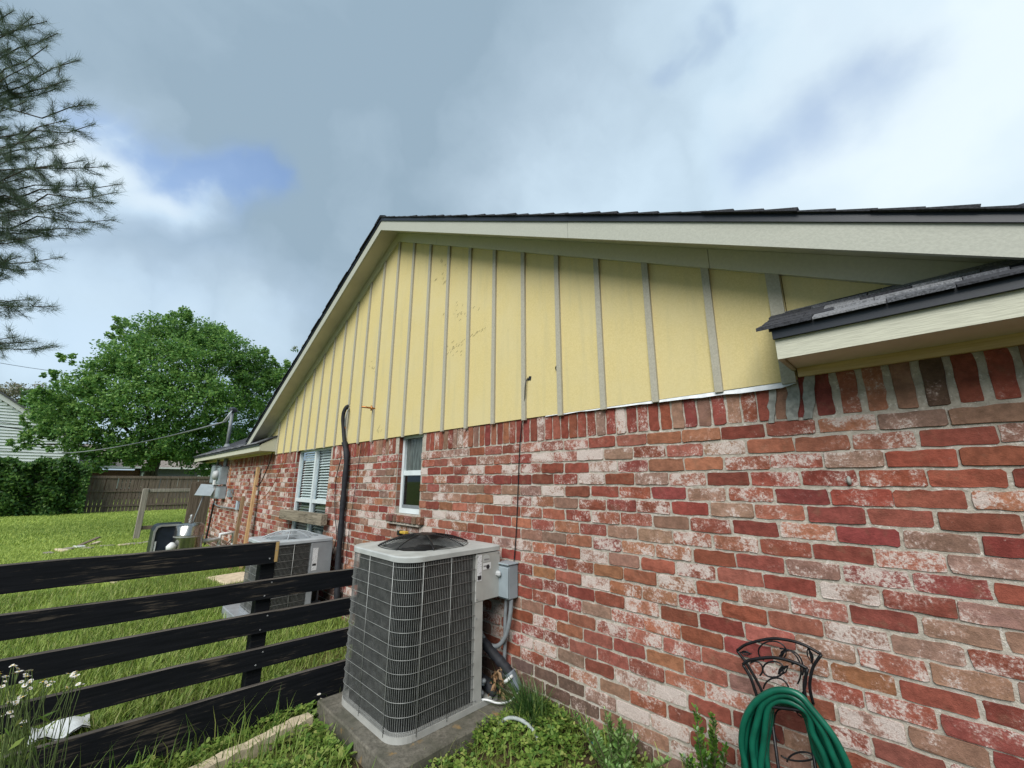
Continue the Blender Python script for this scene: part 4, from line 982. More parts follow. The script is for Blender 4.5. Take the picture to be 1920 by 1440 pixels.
for a, b in (((1444, 1326), (1472, 1440)), ((1512, 1330), (1546, 1440))):
    p = RY(*a, -.13); MB().tube([p, (p[0]+.01, -.13, -.12)], .0065, 6).build('leg', 'black_metal', hh, smooth=True)
def ringp(cx, cy, rx, ry, Y, a0=0, a1=6.283, r=.0034, nm='scroll'):
    iron([(cx+rx*math.cos(t), cy+ry*math.sin(t)) for t in np.linspace(a0, a1, 16)], Y, r, 0, name=nm)
ringp(1448, 1222, 26, 20, B_, 2.2, 6.0); ringp(1480, 1255, 26, 35, B_, 3.8, 6.6); ringp(1466, 1258, 36, 42, B_, 4.6, 6.9)
ringp(1450, 1255, 20, 15, F_, 0, 6.283); ringp(1455, 1295, 24, 24, F_, 3.3, 6.3); ringp(1416, 1255, 14, 15, F_, 4, 7.2); ringp(1492, 1275, 20, 32, F_, 4.3, 8.2)
ringp(1462, 1360, 11, 30, -.13, 1.6, 4.9); ringp(1500, 1405, 42, 22, -.13, .2, 2.6); ringp(1505, 1432, 30, 22, -.13, 3.3, 5.6)
def ironleaf(x0, y0, x1, y1, wd, Y):
    c = RY((x0+x1)/2, (y0+y1)/2, Y); a = RY(x0, y0, Y); b = RY(x1, y1, Y); d = b-a; l = np.linalg.norm(d); d /= l; s = np.array([-d[2], 0, d[0]])*wd
    m_ = MB(); ys = np.array([0, .004, 0]); P = [a, a+d*l*.3+s*.8, a+d*l*.55+s, b, a+d*l*.55-s, a+d*l*.3-s*.8]
    m_.tube(P, .0028, 4, True); mid = [a, b]; m_.tube(mid, .002, 4)
    m_.add([P[0], P[1], P[2], P[3], P[0]+ys], [(0, 1, 2, 3)]); m_.build('iron_leaf', 'black_metal', hh)
ironleaf(1388, 1223, 1410, 1226, .008, B_); ironleaf(1464, 1236, 1474, 1216, .009, B_); ironleaf(1515, 1214, 1523, 1245, .010, B_); ironleaf(1459, 1264, 1478, 1248, .010, F_); ironleaf(1492, 1334, 1512, 1344, .010, -.13)
ho = thing('garden_hose', 'green garden hose draped in loops over the black iron stand', 'hose', (.14, -.14, .1))
R_ = random.Random(2)
for k in range(11):
    u = k/10; j = lambda s=3: R_.uniform(-s*1.6, s*1.6); Y = -.19+.10*((k*3) % 11)/10
    lx = 1393+46*u; rx = 1592-46*u
    px = [(lx+26+j(), 1560+10*u), (lx+6, 1490), (lx+1+j(), 1440), (lx+j(2), 1395), (lx+6-2*u+j(2), 1350+6*u), (lx+24-16*u, 1314+12*u+j(2)), (1446+10*u, 1297+22*u), (1474, 1293+28*u+j(1.5)), (1500-4*u, 1304+24*u), (1522-8*u+j(2), 1330+14*u), (rx-34+6*u+j(2), 1372), (rx-14+j(2), 1410), (rx+j(2), 1445), (rx+8, 1490), (rx-14, 1565)]
    pts = [RY(a, b, Y-.03*math.sin(math.pi*i/14)) for i, (a, b) in enumerate(px)]
    MB().tube(smoothpts(pts, 5), .0126, 8, True).build('hose_loop', 'hose', ho, smooth=True)

# ================================================================== BACK YARD
ff = thing('picket_fence', 'weathered brown picket fence at the far end of the lawn', 'fence', (-29, -2, 0))
pk = [MB().box(0, .02, -.07, .07, 0, 1.72+random.uniform(-.02, .02)).build('tmp_picket', 'brown_wood') for _ in range(1)][0].data
bpy.data.objects.remove(bpy.data.objects['tmp_picket'])
y = -7.0
while y < 4.2:
    o = link('picket', pk, ff, (-29+random.uniform(-.01, .01), y, random.uniform(0, .02))); o.scale = (1, random.uniform(.93, 1.02), 1); o.rotation_euler = (random.uniform(-.012, .012), 0, 0); y += .152
for z, h in ((.30, .09), (1.02, .09), (1.70, .13)): MB().box(-28.979, -28.94, -7.1, 4.3, z, z+h).build('rail', 'brown_wood', ff)
for y in (-6.4, -4, -1.6, .8, 3.2): MB().box(-29.1, -29.005, y-.05, y+.05, 0, 1.8).build('post', 'brown_wood', ff)
gf = thing('gate_frame', 'bare weathered wooden frame of post and rails on the lawn', 'frame', (-15, -1.2, 0))
MB().box(-15.06, -14.94, -1.26, -1.13, -.1, 1.37, bev=.01).build('post', 'grey_wood', gf)
MB().box(-15.02, -14.98, -1.129, -.05, 1.27, 1.36, bev=.006).build('rail', 'grey_wood', gf); MB().box(-15.02, -14.98, -1.129, -.35, .26, .36, bev=.006).build('rail', 'brown_wood', gf)
wp = thing('fence_panel', 'upright brown board panel beside the house corner', 'fence', (-14, -.12, 0))
for k, (a, b, zt) in enumerate(((-.33, -.21, 1.55), (-.207, -.09, 1.57), (-.087, .04, 1.56), (.043, .16, 1.6))): MB().box(-14.02, -13.99, a, b, 0, zt, bev=.004).build('board', 'brown_wood', wp)
tp = thing('tilted_panel', 'tilted grey flat panel on a slanting pole next to the electric boxes', 'panel', (-13.2, -.3, 0))
m_ = MB(); c = RY(386, 919, -.28); e1 = np.array([.10, .26, -.02]); e2 = np.array([-.12, .10, .22])
nn = np.cross(e1, e2); nn /= np.linalg.norm(nn)
m_.add([c+s*e1*.6+t*e2*.6+w*nn for w in (-.012, .012) for s, t in ((-1, -1), (1, -1), (1, 1), (-1, 1))], [(3, 2, 1, 0), (4, 5, 6, 7), (0, 1, 5, 4), (1, 2, 6, 5), (2, 3, 7, 6), (3, 0, 4, 7)]); m_.build('plate', 'ebox', tp)
MB().tube([c, (c[0]-.5, c[1]-.18, 0)], .018, 6).build('pole', 'conduit', tp, smooth=True)
# tank, chest, white pipes
tk = thing('steel_tank', 'stainless steel water tank with silver valve on top', 'tank', (-9, -.92, 0))
MB().lathe([(.215, 0), (.22, .03), (.22, .62), (.223, .625), (.223, .64), (.22, .645), (.22, .78), (.17, .825), (.05, .84)], (-9, -.92, 0), 28).build('body', 'steel', tk, smooth=True)
MB().lathe([(.227, .60), (.227, .622)], (-9, -.92, 0), 28).build('band', 'silver', tk)
MB().lathe([(.035, .83), (.03, .88), (.04, .89), (.02, .93), (.028, .96), (.01, .985)], (-9, -.93, 0), 10).build('valve', 'silver', tk, smooth=True)
ch = thing('storage_chest', 'dark plastic storage chest with silver rounded edge by the steel tank', 'chest', (-9.45, -1.18, 0))
pr = [(-1.42, 0), (-1.0, 0), (-1.0, .80), (-1.33, .80)]+[(-1.33+.09*math.cos(a)*-1+0, .71+.09*math.sin(a)) for a in np.linspace(math.pi/2, 0, 6)[1:]][:0]
prof = [(-1.42, 0), (-1.0, 0), (-1.0, .82), (-1.34, .82), (-1.39, .79), (-1.42, .72)]
MB().prism_x(prof, -9.6, -9.06).build('body', 'navy', ch); MB().prism_x([(-1.425, .0), (-1.395, .0), (-1.395, .70), (-1.37, .775), (-1.33, .795), (-1.0, .795), (-1.0, .825), (-1.34, .825), (-1.395, .795), (-1.425, .72)], -9.059, -9.03).build('edge_trim', 'silver', ch)
MB().box(-9.058, -9.045, -1.385, -1.36, .1, .55).build('handle', 'white', ch)
pv = thing('pvc_pipe', 'white plastic pipe run joining the steel tank to the house wall', 'pipe', (-9, -.6, 0))
MB().tube([(-9, -.71, .50), (-9.1, -.42, .50)], .035, 8).build('run', 'white', pv, smooth=True); MB().tube([(-9.1, -.42, .40), (-9.1, -.42, .585), (-9.14, -.20, .60), (-9.15, -.18, .40)], .033, 8).build('elbow_run', 'white', pv, smooth=True)
MB().tube([(-9.15, -.18, .4), (-9.15, -.18, .02)], .033, 8).build('riser', 'white', pv, smooth=True); MB().tube([(-9.1, -.42, .40), (-9.1, -.46, .02)], .033, 8).build('riser', 'white', pv, smooth=True)
pc = thing('pipe_fitting', 'white plastic valve fitting on the lawn side of the steel tank', 'pipe', (-8.95, -1.2, 0))
MB().lathe([(.02, .40), (.07, .41), (.075, .47), (.05, .50), (.02, .53)], (-8.9, -1.16, 0), 12).build('valve', 'white', pc, smooth=True); MB().tube([(-8.9, -1.16, .41), (-8.9, -1.16, 0)], .03, 8).build('stand', 'white', pc, smooth=True)
# lawn debris
R_ = random.Random(14)
def slabthing(name, label, c, l, w, h, ang, mat, cat, tilt=0, group=None):
    m_ = MB().box(-l/2, l/2, -w/2, w/2, 0, h, bev=min(h, w)*.2); ca_, sa = math.cos(ang), math.sin(ang)
    m_.v = [(c[0]+x*ca_-y*sa, c[1]+x*sa+y*ca_, c[2]+z+(x+l/2)*tilt+R_.uniform(-.1, .1)*h) for x, y, z in m_.v]
    return tag(m_.build(name, mat, None, tuple(c)), label, cat, group)
slabthing('scrap_board', 'dark scrap board propped at a slant on the lawn rubble', (-14.3, -2.15, .0), .5, .10, .03, 2.2, 'brown_wood', 'board', .35)
for k, (px, py, l, w, mt) in enumerate(((115, 1034, .7, .16, 'slab'), (148, 1027, .45, .25, 'white'), (178, 1021, .8, .14, 'slab'), (130, 1031, .3, .2, 'rubble'), (165, 1030, .35, .22, 'rubble'), (200, 1026, .4, .2, 'rubble'), (250, 1022, .5, .2, 'rubble'), (275, 1019, .45, .25, 'rubble'), (90, 1040, .4, .2, 'rubble'), (232, 1024, .35, .15, 'slab'))):
    c = ray_at_z(px, py, 0)
    lb = {0: 'long cream plank lying flat left of the slanted scrap board', 1: 'whitest chunk of rubble beside the slanted scrap board', 2: 'pale plank lying flat right of the slanted scrap board', 9: 'narrow cream strip between the rubble and the bare frame post'}.get(k, 'dull flat piece of rubble scattered along the lawn edge')
    slabthing('rubble_piece', lb, c, l*.65, w*.65, .05, R_.uniform(0, 3), mt, 'rubble', 0, 'rubble strewn along the lawn edge')
slabthing('stepping_slab', 'pale concrete slab lying in grass beside the grey condenser', (-7.55, -.42, .01), .75, .55, .05, .2, 'slab', 'slab')
slabthing('white_stone', 'small pale stone on the grass behind the black fence', (*ray_at_z(220, 1092, 0)[:2], .0), .22, .16, .06, .4, 'slab', 'stone')
WS = ray_at_z(50, 1400, .08); ws = MB(); n = 8
for i in range(n):
    for j in range(4): ws.v.append((WS[0]-.08*j+.01*math.sin(i*2), WS[1]+.26*i/(n-1), .09+.02*math.sin(i*1.3+j)))
ws.f = [(i*4+j, i*4+4+j, i*4+5+j, i*4+1+j) for i in range(n-1) for j in range(3)]; ws.mi = [0]*len(ws.f)
ws.v += [(x, y, z-.01) for x, y, z in ws.v]; ws.f += [tuple(q+n*4 for q in f[::-1]) for f in ws.f]; ws.mi = [0]*len(ws.f)
tag(ws.build('plastic_sheet', 'white', None, tuple(WS), smooth=True), 'crumpled pale plastic sheet behind the lowest fence board', 'plastic')
eb = MB(); R_ = random.Random(6); A = np.array([-2.30, -1.95, .035]); B = np.array([-2.47, -1.06, .035]); n = 16; vs = []
for k in range(n+1):
    t = k/n; c = A+(B-A)*t; w = .052+R_.uniform(-.008, .008); vs += [(c[0]-w, c[1], -.02), (c[0]-w+.004, c[1], .06+R_.uniform(-.006, .008)), (c[0]+w-.004, c[1], .065+R_.uniform(-.006, .008)), (c[0]+w, c[1], -.02)]
eb.add(vs, [(k*4+i, k*4+4+i, k*4+5+i, k*4+1+i) for k in range(n) for i in range(3)]+[(3, 2, 1, 0), (n*4, n*4+1, n*4+2, n*4+3)])
tag(eb.build('edging_board', 'slab', None, tuple(A)), 'pale sunken edging strip running through weeds to the concrete pad', 'edging')
cable('clear_tube', [(-1.44, -.30, .10), (-1.36, -.27, .15), (-1.25, -.25, .155), (-1.15, -.26, .12), (-1.09, -.27, .03)], .011, 'clear', 'clear plastic tube arching out of the clover beside the pad', 'tube', 6, 8)
slabthing('garden_glove', 'small teal glove dropped under the pale green shrub', (*RY(1118, 1430, -.12)[:2], .13), .07, .04, .02, .5, 'teal', 'glove')

# ---- neighbouring houses
wh = thing('siding_house', 'white lap sided two storey house behind the hedge', 'house', (-42, -9, 0))
wx = -42; pk_y = -13.0; pkz = 10.9; sl = .73
roofz_ = lambda yy: pkz-sl*abs(yy-pk_y)
wall_w = MB().prism_y([(0, 0)]*0 or [(-48, 0), (-42.05, 0), (-42.05, 4), (-48, 4)], -22.5, -3.2).build('wall', 'wsiding', wh)
z = 2.45; k = 0
while z < 9.5:
    yl = pk_y-(pkz-z-.1)/sl; yr = min(-3.15, pk_y+(pkz-z-.1)/sl); yl = max(-22.5, yl)
    MB().prism_y([(-42.05, z), (-41.97, z-.0), (-42.04, z+.205), (-42.05, z+.205)], yl, yr).build('siding_board', 'wsiding', wh); z += .2
for s in (-1, 1):
    ye = pk_y+s*10.1; m_ = MB(); a = (pk_y, pkz+.02); b = (ye, pkz-sl*10.1+.02)
    m_.prism_x([(a[0], a[1]), (b[0], b[1]), (b[0], b[1]+.30), (a[0], a[1]+.30)], -42.1, -41.75).build('rake_board', 'wtrim', wh)
    MB().prism_x([(a[0], a[1]+.31), (b[0], b[1]+.31), (b[0], b[1]+.43), (a[0], a[1]+.43)], -52, -41.6).build('roof', 'shingle_a', wh)
MB().box(-42.06, -41.8, -22.5, -2.9, 2.26, 2.42).build('skirt_trim', 'wtrim', wh); MB().box(-42.4, -41.9, -22.4, -3.3, 0, 2.25).build('lower_wall', 'tanroof', wh)
gh = thing('grey_house', 'low grey house with pale roof and white windows behind the big tree', 'house', (-50, 2, 0))
MB().box(-58, -50, .8, 9, 0, 2.75).build('wall', 'greywall', gh); MB().box(-57, -50.3, -6.5, .79, 0, 2.5).build('brick_wing', 'redbrick', gh)
MB().prism_y([(-49.5, 2.78), (-58.5, 2.78), (-54, 4.9)][::-1], -6.8, 9.5).build('roof', 'tanroof', gh)
MB().box(-49.6, -49.45, -6.9, 9.6, 2.66, 2.79).build('gutter', 'wtrim', gh); MB().tube([(-49.6, 1.9, 2.65), (-49.9, 1.9, 2.3), (-49.95, 1.9, 0)], .06, 6).build('downspout', 'wtrim', gh)
for (y0, y1, z0, z1) in ((.9, 1.7, 1.0, 2.3), (2.9, 3.6, 1.0, 2.0), (-.6, .5, .9, 2.0), (5, 6.2, 1.0, 2.1)):
    w_ = MB().box(-50.0 if y0 > .8 else -50.3, -49.94 if y0 > .8 else -50.22, y0, y1, z0, z1).build('window', 'wtrim', gh)
    X_ = -49.938 if y0 > .8 else -50.218
    MB().box(X_, X_+.01, y0+.1, y1-.1, z0+.1, (z0+z1)/2-.04).build('pane', 'frost', w_); MB().box(X_, X_+.01, y0+.1, y1-.1, (z0+z1)/2+.04, z1-.1).build('pane', 'frost', w_)

# ================================================================== VEGETATION
def leaves(name, C, D, S, L, Wd, mat, parent=None, origin=(0, 0, 0), fold=.0):
    """rhombic leaves: centre C, direction D, side S (n,3), length L, width Wd (n,)"""
    C = np.asarray(C); L = L[:, None]; Wd = Wd[:, None]
    V = np.stack([C-D*L*.5, C+S*Wd*.5+D*L*.05, C+D*L*.5, C-S*Wd*.5+D*L*.05], 1).reshape(-1, 3)
    return fastmesh(name, V, np.arange(len(C)*4).reshape(-1, 4), mat, parent, origin)
def rdir(n, up=0.):
    d = rng.normal(size=(n, 3)); d[:, 2] += up; return d/np.linalg.norm(d, axis=1)[:, None]
def perp(d):
    a = rng.normal(size=d.shape); s = np.cross(d, a); return s/np.linalg.norm(s, axis=1)[:, None]
def blades(n, xs, ys, h0, h1, w0, w1, lean=.6, zbase=None):
    a = rng.uniform(0, 2*np.pi, n); h = rng.uniform(h0, h1, n)*rng.uniform(.6, 1, n); w = rng.uniform(w0, w1, n); l = rng.uniform(.15, 1, n)*lean
    z0 = gz(xs, ys) if zbase is None else zbase
    dx, dy = np.cos(a), np.sin(a); px, py = -dy, dx
    def pt(t, s): return np.stack([xs+dx*h*l*t**1.8+px*w*s, ys+dy*h*l*t**1.8+py*w*s, z0+h*(t-.25*l*t*t)], -1)
    V = np.stack([pt(0, -.5), pt(0, .5), pt(.55, -.38), pt(.55, .38), pt(1, 0)], 1).reshape(-1, 3)
    i = np.arange(n)[:, None]*5; Fc = np.concatenate([i+[0, 1, 3], i+[0, 3, 2], i+[2, 3, 4]], 0)
    return V, Fc
def lawn(name, n, x0, x1, h, w, mat, label=None, power=1.0):
    xs = x1-(x1-x0)*rng.random(n)**power
    yl = -3.9-.11*(CAM[0]-xs)*.9; yh = np.where(xs > -13, -.03, np.where(xs > -15, .5, 3.6))
    ys = yl+(yh-yl)*rng.random(n)
    keep = ~((xs > -5.6) & (xs < -4.57) & (ys > -.95)) & ~((np.abs(xs+7.55) < .36) & (np.abs(ys+.42) < .26))
    keep &= rng.random(n) < .55+.45*np.sin(xs*2.1+np.sin(ys*3))*np.sin(ys*2.7+xs)
    xs, ys = xs[keep], ys[keep]
    V, Fc = blades(len(xs), xs, ys, *h, *w, lean=1.0)
    return tag(fastmesh(name, V, Fc, mat), label, 'grass', kind='stuff')
lawn('lawn_grass', 175000, -8.5, -2.72, (.05, .15), (.005, .011), 'grass', 'short green lawn grass seen between the black fence boards')
lawn('middle_lawn_grass', 135000, -16, -8.4, (.04, .11), (.010, .018), 'grass_far', 'bright green grass around the steel tank and bare frame', 1.0)
lawn('far_lawn_grass', 125000, -29.3, -15.8, (.05, .13), (.02, .034), 'grass_far', 'bright yellow green lawn in front of the far picket fence')

def weeds():
    regs = [(9500, -2.62, -1.50, -2.75, -1.04), (2600, -3.2, -2.58, -1.3, -.1), (11000, -1.5, -.05, -1.35, -.02), (1500, -2.62, -2.5, -1.1, -.2)]
    C = []; Hs = []
    for n, x0, x1, y0, y1 in regs:
        x = rng.uniform(x0, x1, n*3); y = rng.uniform(y0, y1, n*3)
        d = .5+.5*np.sin(x*9+1.3*np.sin(y*7))*np.sin(y*8+x*3); k = rng.random(n*3) < .05+.36*d**1.6; x, y, d = x[k], y[k], d[k]
        e = (np.abs(x+2.30+.191*(y+1.95)) < .085) & (y < -1.02) & (y > -2.0)
        x, y, d = x[~e], y[~e], d[~e]
        z = gz(x, y)+rng.random(len(x))**1.2*(.02+.085*d); C.append(np.stack([x, y, z], -1))
    C = np.concatenate(C); n = len(C)
    # three leaflets per clover leaf
    a = rng.uniform(0, 6.28, n); s = rng.uniform(.009, .026, n); tilt = rng.normal(0, .35, (n, 2)); Vs = []
    for k in range(3):
        b = a+k*2.094; D = np.stack([np.cos(b), np.sin(b), tilt[:, 0]*np.cos(b)+tilt[:, 1]*np.sin(b)+.1], -1); S = np.stack([-np.sin(b), np.cos(b), -tilt[:, 0]*np.sin(b)+tilt[:, 1]*np.cos(b)], -1)
        P = [C, C+D*s[:, None]*.6+S*s[:, None]*.45, C+D*s[:, None]*1.15+S*s[:, None]*.28, C+D*s[:, None]*1.15-S*s[:, None]*.28, C+D*s[:, None]*.6-S*s[:, None]*.45]
        Vs.append(np.stack(P, 1))
    V = np.stack(Vs, 1).reshape(n, 15, 3).reshape(-1, 3); Fc = np.arange(n*15).reshape(-1, 5)
    tag(fastmesh('clover', V, Fc, 'weed'), 'low clover and weeds covering the soil around the pad', 'weeds', kind='stuff')
    n = 13000; xs = rng.uniform(-2.62, -.1, n); ys = rng.uniform(-2.8, -.02, n)
    k = ~((xs > -2.56) & (xs < -1.52) & (ys > -1.02)) & (rng.random(n) < .35+.3*(ys < -1.1)); V, Fc = blades(k.sum(), xs[k], ys[k], .05, .20, .003, .007, 1.0)
    tag(fastmesh('weed_grass', V, Fc, 'grass'), 'thin grass blades growing among the clover', 'grass', kind='stuff')
    n = 330; xs = rng.uniform(-2.62, -2.2, n); ys = rng.uniform(-2.8, -1.2, n); V, Fc = blades(n, xs, ys, .12, .36, .004, .009, .7)
    tag(fastmesh('tall_grass', V, Fc, 'weed'), 'taller grass blades along the foot of the black fence', 'grass', kind='stuff')
weeds()

def leafy(name, label, cat, base, stems, mat, llen, seed, leafmat_w=.42, per=.016, group=None):
    """shrub of upright stems with leaves in pairs; stems = list of (dx, dy, height)"""
    R = random.Random(seed); t = thing(name, label, cat, base, group); st = MB(); C, D, L = [], [], []
    for dx, dy, h in stems:
        P = smoothpts([base, (base[0]+dx*.35, base[1]+dy*.35, base[2]+h*.4), (base[0]+dx, base[1]+dy, base[2]+h)], 6)
        st.tube(P, [.0045*(1-.7*i/len(P)) for i in range(len(P))], 5)
        d = 0; seg = list(zip(P[:-1], P[1:])); tot = sum(np.linalg.norm(b-a) for a, b in seg); acc = 0; ang = R.uniform(0, 6)
        for a, b in seg:
            l = np.linalg.norm(b-a); k = 0
            while k < l:
                f = (acc+k)/tot
                if f > .22:
                    for q in range(3):
                        ang += 2.1+R.uniform(-.4, .4); up = .25+.9*f+R.uniform(-.3, .3); v = np.array([math.cos(ang), math.sin(ang), up]); v /= np.linalg.norm(v)
                        ll = llen*R.uniform(.6, 1.15)*(1-.35*max(0, f-.8)/.2); C.append(a+(b-a)*k/l+v*ll*.6); D.append(v); L.append(ll)
                k += per*R.uniform(.7, 1.4)
            acc += l
    st.build('stems', 'twig', t, smooth=True)
    C, D, L = np.array(C), np.array(D), np.array(L)
    S = np.cross(D, np.array([0, 0, 1.])+rng.normal(0, .25, D.shape)); S /= np.linalg.norm(S, axis=1)[:, None]; N_ = np.cross(S, D)
    w = (L*leafmat_w)[:, None]; l = L[:, None]
    V = np.stack([C-D*l*.5, C-D*l*.15+S*w*.5+N_*l*.05, C+D*l*.2+S*w*.48+N_*l*.05, C+D*l*.5, C+D*l*.2-S*w*.48+N_*l*.05, C-D*l*.15-S*w*.5+N_*l*.05], 1).reshape(-1, 3)
    n = len(C); i = np.arange(n)[:, None]*6; Fc = np.concatenate([i+[0, 1, 2, 3], i+[0, 3, 4, 5]], 0)
    f = fastmesh('foliage', V, Fc, mat, t, base); return t
R_ = random.Random(31)
b1 = (-.62, -.24, .06)
leafy('pale_shrub', 'pale green small leaved shrub at the foot of the brick wall', 'shrub', b1, [(R_.gauss(0, .10), R_.gauss(-.02, .05), R_.uniform(.14, .33)) for _ in range(26)]+[(-.05, -.02, .36), (.03, 0, .33)], 'shrub', .035, 1, .42, .013)
b2 = (-.16, -.24, .08)
leafy('glossy_shrub', 'brighter glossy green shrub between the pale shrub and hose stand', 'shrub', b2, [(R_.gauss(0, .055), R_.gauss(0, .035), R_.uniform(.18, .44)) for _ in range(17)]+[(-.03, -.01, .51), (.05, 0, .47), (.04, .01, .50)], 'shrub2', .034, 2, .5, .013)
# dark grass clump against the wall
cb = np.array([-1.30, -.15, .08]); n = 320; V_, F_l = [], []
for k in range(n):
    a = R_.uniform(0, 6.28); l = R_.uniform(.18, .42); o = R_.uniform(.25, .95); b = cb+np.array([R_.gauss(0, .05), R_.gauss(0, .025), 0]); w = R_.uniform(.004, .008)
    dx, dy = math.cos(a)*o, math.sin(a)*o*.6-.05; px, py = -math.sin(a)*w, math.cos(a)*w; o_ = len(V_)
    for t, s in ((0, .7), (.35, 1), (.7, .8), (1, 0)):
        x, y, z = b[0]+dx*l*t**1.4, min(-.01, b[1]+dy*l*t**1.4), b[2]+l*(t*(1-.15*o)-.55*o*t*t)
        V_ += [(x-px*s/2, y-py*s/2, z), (x+px*s/2, y+py*s/2, z)]
    F_l += [(o_+2*i, o_+2*i+1, o_+2*i+3, o_+2*i+2) for i in range(3)]
tag(fastmesh('grass_clump', V_, F_l, 'darkgrass', None, tuple(cb)), 'dark green strappy grass clump growing beside the condenser pad', 'plant')
# broad weed and daisies
def rosette(name, label, c, n, l, mat, up, cat='weed', w=.35, group=None):
    D = np.array([[math.cos(a), math.sin(a), up*R_.uniform(.5, 1.6)] for a in np.linspace(0, 6.28*1.6, n)]); D /= np.linalg.norm(D, axis=1)[:, None]
    S = np.cross(D, [0, 0, 1.]); S /= np.linalg.norm(S, axis=1)[:, None]; N_ = np.cross(S, D); L = np.array([l*R_.uniform(.6, 1.1) for _ in range(n)])[:, None]; Wd = L*w; C = np.array(c)[None]
    V = np.stack([C+0*D, C+D*L*.3+S*Wd*.35, C+D*L*.65+S*Wd*.45-N_*L*.03, C+D*L-N_*L*.14, C+D*L*.65-S*Wd*.45-N_*L*.03, C+D*L*.3-S*Wd*.35], 1).reshape(-1, 3)
    i = np.arange(n)[:, None]*6; Fc = np.concatenate([i+[0, 1, 2, 3], i+[0, 3, 4, 5]], 0)
    return tag(fastmesh(name, V, Fc, mat, None, tuple(c)), label, cat, group)
for px, py in ((640, 1425), (520, 1395), (300, 1425), (470, 1330), (250, 1440), (830, 1437)):
    c = ray_at_z(px, py, .02); rosette('broadleaf_weed', 'broad leaved weed growing among the clover near the fence and pad', c, 12, .10, 'weed', .6, group='broad weeds in the clover')
for px, py in ((900, 1420), (915, 1360)):
    c = ray_at_z(px, py+40, .0); rosette('broadleaf_weed', 'broad leaved weed growing beside the right edge of the concrete pad', c, 10, .08, 'darkgrass', .8, group='broad weeds right of the pad')
fl_me = None
def flower_mesh():
    m_ = MB(); n = 14
    for k in range(n):
        a = 2*math.pi*k/n; c, s = math.cos(a), math.sin(a); w = .0022
        m_.add([(c*.003-s*w*.5, s*.003+c*w*.5, .001), (c*.003+s*w*.5, s*.003-c*w*.5, .001), (c*.012+s*w, s*.012-c*w, .0015), (c*.012-s*w, s*.012+c*w, .0015)], [(0, 1, 2, 3)])
    m_.lathe([(.0042, 0), (.004, .0022), (.002, .0034)], (0, 0, 0), 7, 1)
    me = bpy.data.meshes.new('flower'); me.from_pydata(m_.v, [], m_.f); me.materials.append(MAT['petal']); me.materials.append(MAT['pollen']); me.polygons.foreach_set('material_index', m_.mi); me.update(); return me
fl_me = flower_mesh()
def daisy(label, base, heads, group='white daisy weeds'):
    t = thing('daisy_weed', label, 'flower', tuple(base), group); st = MB(); base = np.array(base)
    for h in heads:
        h = np.array(h); b0 = base+np.array([R_.uniform(-.10, .10), R_.uniform(-.09, .09), 0]); mid = b0+(h-b0)*R_.uniform(.4, .65)+np.array([R_.uniform(-.05, .05), R_.uniform(-.05, .05), .03]); st.tube(smoothpts([b0, mid, h], 5), .0014, 4)
    st.build('stems', 'stem', t)
    for h in heads:
        o = link('flower', fl_me, t, tuple(h)); o.rotation_euler = (R_.uniform(-.5, .5), R_.uniform(-.2, .6), R_.uniform(0, 6)); s = R_.uniform(.6, 1.05); o.scale = (s, s, s)
    D = []; C = []
    for k in range(60):
        f = R_.uniform(.05, .8); h = np.array(heads[k % len(heads)]); C.append(base+(h-base)*f+np.array([R_.gauss(0, .02), R_.gauss(0, .02), 0])); a = R_.uniform(0, 6.28); D.append((math.cos(a), math.sin(a), R_.uniform(.2, 1)))
    D = np.array(D); D /= np.linalg.norm(D, axis=1)[:, None]; leaves('leaves', np.array(C), D, perp(D), rng.uniform(.03, .08, len(C)), rng.uniform(.009, .02, len(C)), 'weed', t, tuple(base))
XH = -2.22
grp = [([(4, 1262), (10, 1268), (8, 1276), (26, 1252), (32, 1256), (30, 1262), (52, 1262), (58, 1257), (48, 1268), (2, 1284)], (22, 1440), 'white daisy cluster in front of the third fence board'),
       ([(45, 1280), (52, 1278), (58, 1281), (48, 1284), (82, 1277), (88, 1280), (94, 1276), (86, 1288), (46, 1298), (40, 1304), (52, 1293), (36, 1306)], (60, 1445), 'tallest white daisy cluster beside the third board cluster'),
       ([(20, 1318), (26, 1320), (36, 1318), (24, 1334), (22, 1340), (4, 1342), (44, 1352), (40, 1360), (132, 1266), (138, 1270), (140, 1262), (124, 1290), (150, 1280)], (75, 1450), 'sprawling white daisy weed across the fourth fence board')]
for pts, bpx, lb in grp:
    b = ray_at_x(*bpx, XH); b[2] = 0.0; b[0] += .05
    daisy(lb, b, [ray_at_x(q[0]+R_.uniform(-5, 5), q[1]+R_.uniform(-4, 4), XH+R_.uniform(-.1, .1)) for q in pts+pts])
b = ray_at_z(600, 1345, 0); daisy('small white daisies at the left corner of the concrete pad', b, [ray_at_x(598, 1302, b[0]), ray_at_x(602, 1310, b[0]), ray_at_x(600, 1328, b[0]+.02), ray_at_x(635, 1352, b[0]+.2), ray_at_x(612, 1340, b[0])], None)

